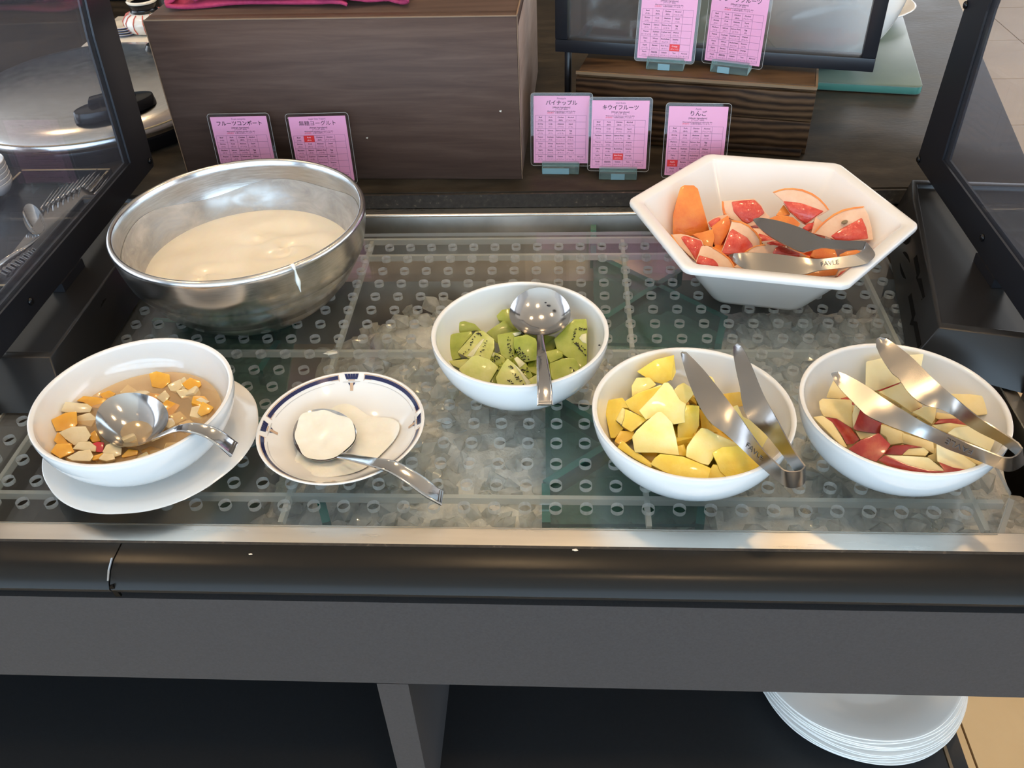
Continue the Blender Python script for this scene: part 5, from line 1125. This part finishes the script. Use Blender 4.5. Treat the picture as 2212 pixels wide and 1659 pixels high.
grape('small grapefruit piece between the highest and right wedges', .055, .1, -.3, pith=[(1370, 692), (1385, 630), (1402, 575), (1467, 622), (1442, 662), (1402, 692)], flesh=[(1310, 650), (1345, 620), (1395, 610), (1378, 660), (1340, 670)])
grape('dark red grapefruit piece in the shade below the centre rind', .046, 0, -.1, pith=[(940, 655), (1000, 660), (1122, 742), (1010, 752), (965, 702)], flesh=[(985, 690), (1060, 715), (1100, 745), (1010, 750), (975, 715)])
grape('orange backed grapefruit wedge just behind the lower blade', .056, 0, -.25, pith=[(890, 832), (930, 805), (965, 790), (1092, 780), (1200, 800), (1292, 842), (1330, 862), (1120, 852), (1000, 840)], flesh=[(1085, 838), (1105, 800), (1140, 780), (1292, 842), (1282, 862), (1120, 852)], rind=[(890, 832), (930, 805), (965, 790), (1030, 780)])
grape('red grapefruit piece between the two tong blades', .052, 0, -.2, pith=[(1000, 752), (1080, 745), (1162, 748), (1192, 782), (1110, 802), (1030, 790)], flesh=[(1040, 762), (1085, 748), (1162, 750), (1185, 780), (1110, 795)])
grape('orange rind piece right of centre between the blades', .050, .1, -.4, rindface=[(1365, 862), (1392, 810), (1470, 800), (1542, 815), (1562, 872), (1402, 877)])
grape('orange rind piece at the right below the big wedge', .050, .15, -.4, rindface=[(1575, 852), (1632, 825), (1702, 815), (1735, 830), (1692, 862), (1592, 872)])
grape('grapefruit wedge at the front left rim', .051, -.05, -.35, pith=[(565, 790), (605, 788), (642, 800), (702, 835), (762, 882), (790, 920), (802, 952), (690, 938), (560, 922), (525, 902), (545, 850)], flesh=[(527, 902), (547, 852), (600, 868), (652, 882), (680, 910), (692, 938), (560, 922)], rind=[(642, 800), (702, 835), (762, 882), (790, 920), (802, 952)])
grape('yellow orange grapefruit piece at the front right rim', .050, .05, -.4, rindface=[(1300, 1002), (1335, 982), (1372, 965), (1522, 952), (1565, 962), (1545, 1002), (1382, 1012)], depth=.014)
grape('red grapefruit piece at the front right corner', .050, .15, -.35, pith=[(1545, 1012), (1575, 968), (1640, 945), (1692, 940), (1622, 1002)], flesh=[(1562, 1010), (1590, 972), (1690, 942), (1620, 1000)], depth=.014)
grape('small grapefruit piece at the front under the lower blade', .048, 0, -.35, pith=[(800, 942), (832, 918), (900, 930), (965, 962), (902, 972)], flesh=[(870, 968), (900, 940), (960, 962), (905, 972)], depth=.014)
filler('grapefruit_wedge', 'grapefruit', 'buried grapefruit wedges', 'grapefruit wedge buried beneath the upper grapefruit wedges', (HC.x, HC.y), .036, .052, 12, .024, ['grape_rind', 'grape_flesh', 'grape_rind'], .018)

# ---- compote cubes
CG = 'fruit cubes in the compote'
def cube(label, pts, z, mat, nx=0, ny=0):
    return chunk('fruit_cube', label, 'fruit', CG, 'C', pts, z, M[mat], nx, ny, .010, .9, .0011)
cube('yellow peach cube at the far left of the compote', [(370, 852), (470, 802), (547, 795), (552, 880), (520, 922), (405, 932)], .044, 'peach', -.1, -.3)
cube('long pale pear strip at the upper left of the compote', [(440, 792), (470, 724), (622, 737), (657, 762), (642, 797), (520, 802)], .044, 'pear', 0, -.2)
cube('orange peach cube behind the pear strip', [(550, 717), (600, 682), (690, 690), (762, 702), (702, 767), (657, 762), (602, 727)], .041, 'peach', 0, -.2)
cube('orange peach cube at the back edge behind the spoon', [(715, 667), (780, 642), (827, 662), (802, 692), (742, 702)], .040, 'peach', 0, -.2)
cube('large pale pear cube left of the spoon', [(425, 942), (520, 902), (610, 900), (647, 962), (622, 1002), (530, 1032), (470, 987)], .047, 'pear', -.1, -.2)
cube('yellow peach piece under the large pear cube', [(385, 1002), (412, 942), (440, 950), (482, 1012), (522, 1022), (500, 1050), (420, 1030)], .043, 'peach', -.1, -.2)
cube('yellow peach cube at the lower left rim', [(365, 1082), (402, 1025), (500, 1020), (532, 1082), (430, 1125)], .046, 'peach', -.1, -.3)
cube('round pale pear piece beside the red cherry', [(520, 1062), (562, 1012), (640, 1007), (687, 1042), (682, 1082), (622, 1072)], .045, 'pear', 0, -.2)
cube('red cherry piece below the spoon', [(658, 1022), (700, 1010), (747, 1015), (737, 1082), (690, 1082)], .044, 'cherry', 0, -.2)
cube('round pale grape like piece right of the cherry', [(735, 1082), (762, 1032), (812, 1015), (872, 1052), (867, 1102), (802, 1122)], .045, 'pear', .1, -.2)
cube('pale pear cube nearest the front rim', [(478, 1122), (562, 1077), (642, 1065), (667, 1112), (642, 1147), (520, 1142)], .048, 'pear', 0, -.3)
cube('yellow peach cube touching the spoon edge', [(632, 962), (682, 925), (702, 962), (722, 1002), (662, 1012)], .043, 'peach', 0, -.2)
cube('small pale pear piece at the front right of the cherry', [(705, 1132), (742, 1090), (812, 1095), (824, 1132), (762, 1147)], .047, 'pear', .1, -.3)
cube('yellow peach sliver at the front rim', [(660, 1112), (742, 1087), (705, 1132), (660, 1142)], .045, 'peach', 0, -.3)
cube('flat orange peach piece under the spoon handle', [(870, 1112), (920, 1062), (987, 1072), (982, 1102), (880, 1122)], .041, 'peach', .1, -.2)
cube('yellow peach cube highest at the back of the compote', [(1070, 522), (1122, 505), (1212, 527), (1217, 582), (1162, 627), (1090, 612)], .043, 'peach', 0, -.3)
cube('yellow peach cube at the back right', [(1305, 592), (1362, 550), (1432, 572), (1442, 602), (1382, 652), (1330, 622)], .042, 'peach', .1, -.3)
cube('yellow peach cube at the right wall', [(1415, 802), (1450, 722), (1532, 762), (1502, 802), (1440, 827)], .043, 'peach', .3, -.2)
cube('pale pear cube at the right below the back peach', [(1260, 642), (1330, 630), (1402, 682), (1302, 697)], .040, 'pear', .1, -.2)
cube('pale pear cube beside the spoon tip', [(1120, 692), (1182, 640), (1217, 682), (1182, 737)], .041, 'pear', 0, -.2)
cube('pale pear cube between the two back peach cubes', [(1200, 602), (1292, 560), (1312, 612), (1262, 652), (1220, 642)], .040, 'pear', 0, -.2)
cube('flat pale pear piece near the right wall', [(1370, 722), (1440, 690), (1502, 722), (1430, 755)], .040, 'pear', .1, -.2)
cube('pale pear piece in the syrup left of the spoon', [(540, 830), (640, 800), (690, 840), (650, 900), (560, 880)], .039, 'pear', 0, -.1)
cube('sunken pear cube in the syrup right of the spoon', [(1210, 820), (1290, 790), (1340, 840), (1260, 880)], .036, 'pear', .1, 0)
cube('sunken peach cube in the syrup below the spoon handle', [(1010, 1070), (1080, 1040), (1150, 1060), (1070, 1110)], .036, 'peach', .1, 0)

filler('fruit_cube', 'fruit', 'sunken fruit cubes', 'fruit cube sunk in the amber syrup of the compote bowl', CC, .0375, .052, 26, .0088, ['pear', 'pear', 'peach', 'pear'], .009)

# ================================================================== UTENSILS
def spoon(label, k, neck, tip, s1, s2, z, nx, ny, depth, handle, hz, group='serving spoons'):
    """bowl from four outline points on a plane; handle = [(x, y, half-width px in crop)] with heights hz"""
    c0 = cp(k, ((neck[0] + tip[0])/2, (neck[1] + tip[1])/2)); c = at(c0[0], c0[1], z); n = (UPV + Vector((nx, ny, 0))).normalized()
    A, Bp, S1, S2 = [atp(*cp(k, p), c, n) for p in (neck, tip, s1, s2)]
    ctr = (A + Bp)/2; u = (Bp - A); a = u.length/2; u.normalize(); v = n.cross(u).normalized(); b = abs((S1 - S2).dot(v))/2
    t = thing('serving_spoon', label, 'spoon', ctr, group)
    V, F = [], []; nr, ns = 9, 44
    for lay in (0, 1):
        for i in range(nr + 1):
            s = i/nr
            for q in range(ns):
                th = 2*math.pi*q/ns; x, y = s*math.cos(th), s*math.sin(th)
                egg = 1 - .10*x
                V.append(ctr + u*(a*x) + v*(b*egg*y) - n*(depth*(1 - s**2.3)) - n*(.0013*lay*(1 if s < 1 else .6)))
    for lay in (0, 1):
        o_ = lay*(nr + 1)*ns
        for i in range(nr):
            for q in range(ns):
                j = (q+1) % ns; f = (o_ + i*ns + q, o_ + (i+1)*ns + q, o_ + (i+1)*ns + j, o_ + i*ns + j); F.append(f if lay == 0 else tuple(reversed(f)))
    e0, e1 = nr*ns, (nr+1)*ns + nr*ns
    for q in range(ns): j = (q+1) % ns; F.append((e0 + q, e1 + q, e1 + j, e0 + j))
    o = recalc(obj('spoon_bowl', (V, F), M['cutlery'], t)); smooth(o, 60)
    # handle
    pp = [tuple(at(*cp(k, (h[0], h[1])), zz)) + (h[2]/CROP[k][0],) for h, zz in zip(handle, hz)]
    pts = spline(pp, 26); X = [-1, -.93, -.84, -.76, -.70, .70, .76, .84, .93, 1]; Hh = [0, .55, .70, .15, 0, 0, .15, .70, .55, 0]
    V, F, prev = [], [], None; m = len(X); npt = len(pts)
    for i, p in enumerate(pts):
        P_ = Vector(p[:3]); d = Vector(pts[min(i+1, npt-1)][:3]) - Vector(pts[max(i-1, 0)][:3]); d.normalize()
        wdir = d.cross(UPV).normalized(); nn = wdir.cross(d).normalized(); hw = p[3]*(P_ - CAM).length/FPX
        grow = min(1, max(0, (i - npt*.30)/(npt*.2)))
        for x, h in zip(X, Hh): V.append(P_ + wdir*(x*hw) + nn*(h*.0009*grow + .0006*(1 - x*x)*(1 - grow)))
        for x in reversed(X): V.append(P_ + wdir*(x*hw*.96) - nn*.0014)
    M2 = 2*m
    for i in range(npt - 1):
        for q in range(M2): j = (q+1) % M2; F.append((i*M2 + q, i*M2 + j, (i+1)*M2 + j, (i+1)*M2 + q))
    F.append(tuple(range(M2 - 1, -1, -1))); F.append(tuple((npt-1)*M2 + q for q in range(M2)))
    o = recalc(obj('handle', (V, F), M['cutlery'], t)); smooth(o, 35)
    # raised frame across the handle end
    i = npt - 1; P_ = Vector(pts[i][:3]); d = (P_ - Vector(pts[i-1][:3])).normalized(); wdir = d.cross(UPV).normalized(); nn = wdir.cross(d).normalized(); hw = pts[i][3]*(P_ - CAM).length/FPX
    for off in (.0012, .0032): obj('end_ridge', prism([P_ - d*(off + .0006) - wdir*hw*.8 + nn*.0002, P_ - d*(off + .0006) + wdir*hw*.8 + nn*.0002, P_ - d*(off - .0006) + wdir*hw*.8 + nn*.0002, P_ - d*(off - .0006) - wdir*hw*.8 + nn*.0002], nn*.0006), M['cutlery'], o)
    return t, ctr, u, v, n, a, b
sp = spoon('steel serving spoon resting on the kiwi bowl', 'K', (1338, 728), (1340, 205), (1010, 495), (1674, 490), .058, .02, -.22, .015,
      [(1338, 722, 34), (1345, 800, 38), (1358, 950, 55), (1376, 1140, 74), (1388, 1290, 82), (1394, 1482, 88)], [.0585, .0600, .0635, .0655, .0650, .0600])
tk_, sc_, su, sv, sn, sa_, sb_ = sp
for i, (x, y) in enumerate([(1400, 372), (1424, 402), (1416, 420)]):
    p = atp(*cp('K', (x, y)), sc_ - sn*.005, sn)
    if i < 2: o = obj('kiwi_seed', blob(p + sn*.0002, .0010, 1, .05, (1.3, .9, .7)), M['seed']); smooth(o); tag(o, ['upper black kiwi seed stuck in the serving spoon', 'lower black kiwi seed stuck in the serving spoon'][i], 'seed')
o = obj('kiwi_seed', blob(at(*cp('K', (1985, 833)), .0455), .0010, 1, .05, (1.2, .9, .8)), M['seed']); smooth(o); tag(o, 'single black kiwi seed on the right inner wall of the kiwi bowl', 'seed')
spoon('steel serving spoon in the fruit compote', 'C', (1105, 985), (775, 700), (700, 960), (1190, 770), .052, .02, -.10, .016,
      [(1095, 985, 22), (1160, 955, 26), (1260, 915, 34), (1360, 905, 44), (1480, 930, 54), (1580, 985, 62), (1682, 1066, 70)], [.053, .0600, .0680, .0715, .0690, .0620, .0500])
ys = spoon('steel serving spoon coated with yogurt in the patterned dish', 'D', (1045, 1035), (720, 620), (600, 940), (1165, 730), .020, 0, -.12, .009,
      [(1035, 1030, 40), (1120, 1045, 42), (1270, 1078, 52), (1420, 1108, 66), (1560, 1150, 78), (1760, 1270, 88), (1900, 1370, 92), (2018, 1440, 94)], [.021, .0250, .0310, .0360, .0365, .0290, .0210, .0130])
ty_, yc, yu, yv, yn, ya, yb_ = ys
V, F = [], []; nr, ns = 12, 60
for i in range(nr + 1):
    for q in range(ns):
        th = 2*math.pi*q/ns; s = i/nr; edge = (.955 + .035*math.sin(3*th + 1) + .025*math.sin(7*th)); x, y = s*edge*math.cos(th), s*edge*math.sin(th)
        hgt = -.009*(1 - (s*edge)**2.3) + .0006 + (.0075*(1 - s**2)) + .0007*math.sin(9*x + 4*y)*(1 - s)
        V.append(yc + yu*(ya*x) + yv*(yb_*y*(1 - .1*x)) + yn*hgt)
for i in range(nr):
    for q in range(ns): j = (q+1) % ns; F.append((i*ns + q, (i+1)*ns + q, (i+1)*ns + j, i*ns + j))
o = obj('yogurt_dollop', (V, F), M['yogurt_white']); smooth(o); tag(o, 'white yogurt left in the bowl of the dish spoon', 'yogurt')

spoon('steel teaspoon lying beside the forks on the black tray', 'P', (84, 506), (60, 440), (46, 472), (88, 464), .034, 0, 0, .006, [(86, 508, 4), (60, 530, 4), (20, 556, 6), (-30, 590, 9)], [.033, .036, .034, .030], 'teaspoons on the black tray')
stk = at(-26, 424, ZC + .002); sme = None
for k in range(5):
    if sme is None:
        o = obj('small_bowl', lathe(bowl_profile(.036, .022, .5, .002, n=8), 48), M['porcelain']); smooth(o, 60); sme = o.data
    else: o = obj('small_bowl', sme)
    o.location = (stk.x, stk.y, ZC + .0006 + k*.0062); tag(o, ['lowest', 'second', 'third', 'fourth', 'topmost'][k] + ' white small bowl of the stack at the left edge behind the guard', 'bowl', 'small bowls stacked behind the left guard')
def tongs(label, k, e1, e2, z1, z2, text=None):
    """strip tongs: matching edge lines e1 / e2 (crop pixels) at heights z1 / z2 along the strip"""
    def resample(e, zz, n):
        L_ = [0.0]
        for a, b in zip(e[:-1], e[1:]): L_.append(L_[-1] + math.hypot(b[0]-a[0], b[1]-a[1]))
        out = []
        for i in range(n + 1):
            t = L_[-1]*i/n; q = max(j for j in range(len(e)) if L_[j] <= t + 1e-9); q = min(q, len(e) - 2); u = (t - L_[q])/max(1e-9, L_[q+1] - L_[q])
            out.append(tuple(e[q][c] + (e[q+1][c] - e[q][c])*u for c in (0, 1)) + (zz[q] + (zz[q+1] - zz[q])*u,))
        return out
    A, Bp = [], []
    for (a, za), (b, zb2), n in zip(zip(e1, z1), zip(e2, z2), (26, 12, 26)):
        ra_, rb_ = resample(spline(a, 40), [za[0] + (za[1] - za[0])*i/40 for i in range(41)], n), resample(spline(b, 40), [zb2[0] + (zb2[1] - zb2[0])*i/40 for i in range(41)], n)
        A += ra_ if not A else ra_[1:]; Bp += rb_ if not Bp else rb_[1:]
    PA = [at(*cp(k, p[:2]), p[2]) for p in A]; PB = [at(*cp(k, p[:2]), p[2]) for p in Bp]
    c = sum(PA, Vector())/len(PA); t = thing('serving_tongs', label, 'tongs', c, 'steel strip tongs')
    n = len(PA); names = [('blade', 0, 26), ('bend', 26, 38), ('blade', 38, n - 1)]; res = []
    for nm, i0, i1 in names:
        V, F = [], []
        for i in range(i0, i1 + 1):
            V += [PA[i], PA[i].lerp(PB[i], .33), PA[i].lerp(PB[i], .67), PB[i]]
        for i in range(i1 - i0):
            for q in range(3): F.append((i*4 + q, i*4 + q + 1, (i+1)*4 + q + 1, (i+1)*4 + q))
        o = obj(nm, (V, F), M['tong_steel'], t); smooth(o); so = o.modifiers.new('thickness', 'SOLIDIFY'); so.thickness = .0011; so.offset = 0; es = o.modifiers.new('crisp_edges', 'EDGE_SPLIT'); es.split_angle = math.radians(35); res.append(o)
    if text:
        (p0, p1, hgt, blade_i) = text
        me = text_verts([('FAVLE', 0, 0, 1.0, 'CENTER', -.004)])
        xs = [v.x for v in me[0]]; ysx = [v.y for v in me[0]]; w = max(xs) - min(xs)
        b0, b1 = (0, 26) if blade_i == 0 else (38, n - 1)
        q0, q1 = cp(k, p0), cp(k, p1)
        i_ = min(range(b0, b1), key=lambda i: (((px_(PA[i]) + px_(PB[i]))/2) - Vector(((q0[0]+q1[0])/2, (q0[1]+q1[1])/2))).length)
        pc_ = (PA[i_] + PB[i_])/2; ax = (PA[i_+1] + PB[i_+1] - PA[i_] - PB[i_]).normalized(); ay = (PA[i_] - PB[i_]); ay = (ay - ax*ay.dot(ax)).normalized(); nn = ax.cross(ay)
        if nn.dot(CAM - pc_) < 0: nn = -nn
        P0, P1 = atp(*q0, pc_, nn), atp(*q1, pc_, nn); tx = (P1 - P0); L_ = tx.length; tx.normalize(); tyv = nn.cross(tx)
        mid = (P0 + P1)/2; sc2 = L_/w
        V = [mid + tx*((v.x - (max(xs)+min(xs))/2)*sc2) + tyv*((v.y - (max(ysx)+min(ysx))/2)*sc2*hgt) + nn*.0009 for v in me[0]]
        obj('engraved_lettering', (V, me[1]), M['engrave'], res[0 if blade_i == 0 else 2], label='engraved grey lettering FAVLE')
    return t
M['engrave'] = plain('engraved_grey', (.10, .095, .095), .5, .3)
tongs('steel tongs resting on the pineapple bowl', 'N',
      [[(940, 178), (975, 172), (1150, 350), (1350, 600), (1500, 800), (1700, 1090), (1890, 1285)], [(1890, 1285), (1930, 1312), (2000, 1322), (2080, 1310), (2118, 1268)], [(2118, 1268), (1990, 1080), (1850, 820), (1720, 580), (1600, 290), (1520, 130), (1470, 98)]],
      [[(935, 190), (960, 310), (1010, 470), (1100, 680), (1210, 850), (1330, 940), (1480, 1070), (1650, 1230), (1790, 1350), (1900, 1440)], [(1900, 1440), (1960, 1470), (2030, 1472), (2100, 1442), (2118, 1400)], [(2118, 1400), (2010, 1300), (1900, 1150), (1760, 980), (1640, 870), (1560, 790), (1515, 640), (1500, 520), (1475, 420), (1440, 230), (1440, 130)]],
      [(.078, .077), (.077, .077), (.077, .080)], [(.074, .060), (.060, .060), (.060, .074)], ((1566, 1060), (1716, 1204), .85, 0))
tongs('steel tongs resting on the apple bowl', 'A',
      [[(375, 466), (400, 450), (500, 480), (700, 590), (900, 730), (1100, 850), (1250, 940), (1450, 1040), (1650, 1130), (1850, 1210), (2000, 1270)], [(2000, 1270), (2080, 1277), (2150, 1247), (2195, 1187)], [(2195, 1187), (2150, 1130), (1950, 1000), (1750, 870), (1550, 700), (1350, 530), (1150, 330), (1000, 210), (900, 140), (835, 124)]],
      [[(372, 480), (400, 550), (480, 650), (580, 750), (700, 870), (820, 930), (950, 985), (1080, 1030), (1200, 1070), (1350, 1130), (1500, 1200), (1700, 1270), (1880, 1345), (1932, 1365)], [(1932, 1365), (2040, 1405), (2130, 1392), (2210, 1342)], [(2210, 1342), (2180, 1290), (2070, 1190), (1950, 1112), (1800, 1042), (1650, 952), (1520, 862), (1400, 810), (1250, 770), (1130, 682), (1060, 592), (1030, 532), (960, 482), (860, 342), (800, 222), (800, 150)]],
      [(.074, .076), (.076, .076), (.076, .082)], [(.071, .061), (.061, .061), (.061, .077)], ((1722, 1222), (1462, 1112), 1.0, 0))
tongs('steel tongs lying over the grapefruit wedges', 'G',
      [[(768, 852), (800, 842), (900, 838), (1100, 848), (1300, 873), (1420, 884), (1560, 870), (1692, 850)], [(1692, 850), (1730, 832), (1750, 812)], [(1750, 812), (1700, 812), (1560, 810), (1450, 800), (1370, 820), (1300, 832), (1200, 790), (1070, 722), (985, 652), (945, 602)]],
      [[(766, 858), (800, 902), (870, 952), (1000, 987), (1150, 1002), (1300, 1000), (1420, 970), (1550, 955), (1700, 936), (1780, 917)], [(1780, 917), (1838, 852), (1770, 757)], [(1770, 757), (1720, 752), (1600, 750), (1450, 730), (1300, 660), (1150, 610), (1000, 583), (945, 590)]],
      [(.066, .084), (.084, .086), (.086, .072)], [(.060, .078), (.078, .086), (.086, .074)], ((1440, 922), (1570, 906), 1.0, 0))

# ================================================================== PLATES ON THE LOWER SHELF
PR = .1225; pme = None
plabs = ['bottom', 'second lowest', 'third lowest', 'fourth lowest', 'fifth', 'fifth highest', 'fourth highest', 'third highest', 'second highest', 'topmost']
for k in range(10):
    if pme is None:
        o = obj('dinner_plate', lathe([(0, .001), (.062, .001), (.064, 0), (.069, 0), (.072, .002), (.088, .0062), (.120, .0148), (.1225, .0162), (.1222, .0176), (.119, .0178), (.089, .0098), (.074, .0052), (.068, .0042), (0, .004)], 120, rfun=lambda t, r, z: 1 + (.006*math.cos(6*t) if r > .1 else 0)), M['porcelain']); smooth(o, 60); pme = o.data
    else: o = obj('dinner_plate', pme)
    o.scale = (.925, .925, 1); o.location = (.5575 - .0012*k + random.uniform(-.0016, .0016), -.3280 + .0004*k + random.uniform(-.0014, .0014), -.3646 + k*.0047); o.rotation_euler = (0, 0, random.uniform(0, 6))
    tag(o, plabs[k] + ' white plate of the stack on the lower shelf', 'plate', 'stacked white plates')

# dropped crumbs
for lab, p, s_, m_ in (('white yogurt crumb on the tray between the dish and the steel bowl', at(716, 762, .0010), .0045, 'yogurt_white'), ('pale crumb on the nosing joint at left centre', at(541, 1197, ZC + .0004), .0010, 'cream_ceramic'),
                       ('pale flake on the stone edge left of centre front', at(1243, 1188, ZC + .0004), .0013, 'cream_ceramic')):
    o = obj('crumb', blob(p, s_, 2, .25, (1.6, .8, .22)), M[m_]); tag(o, lab, 'crumb')

bpy.context.view_layer.update()
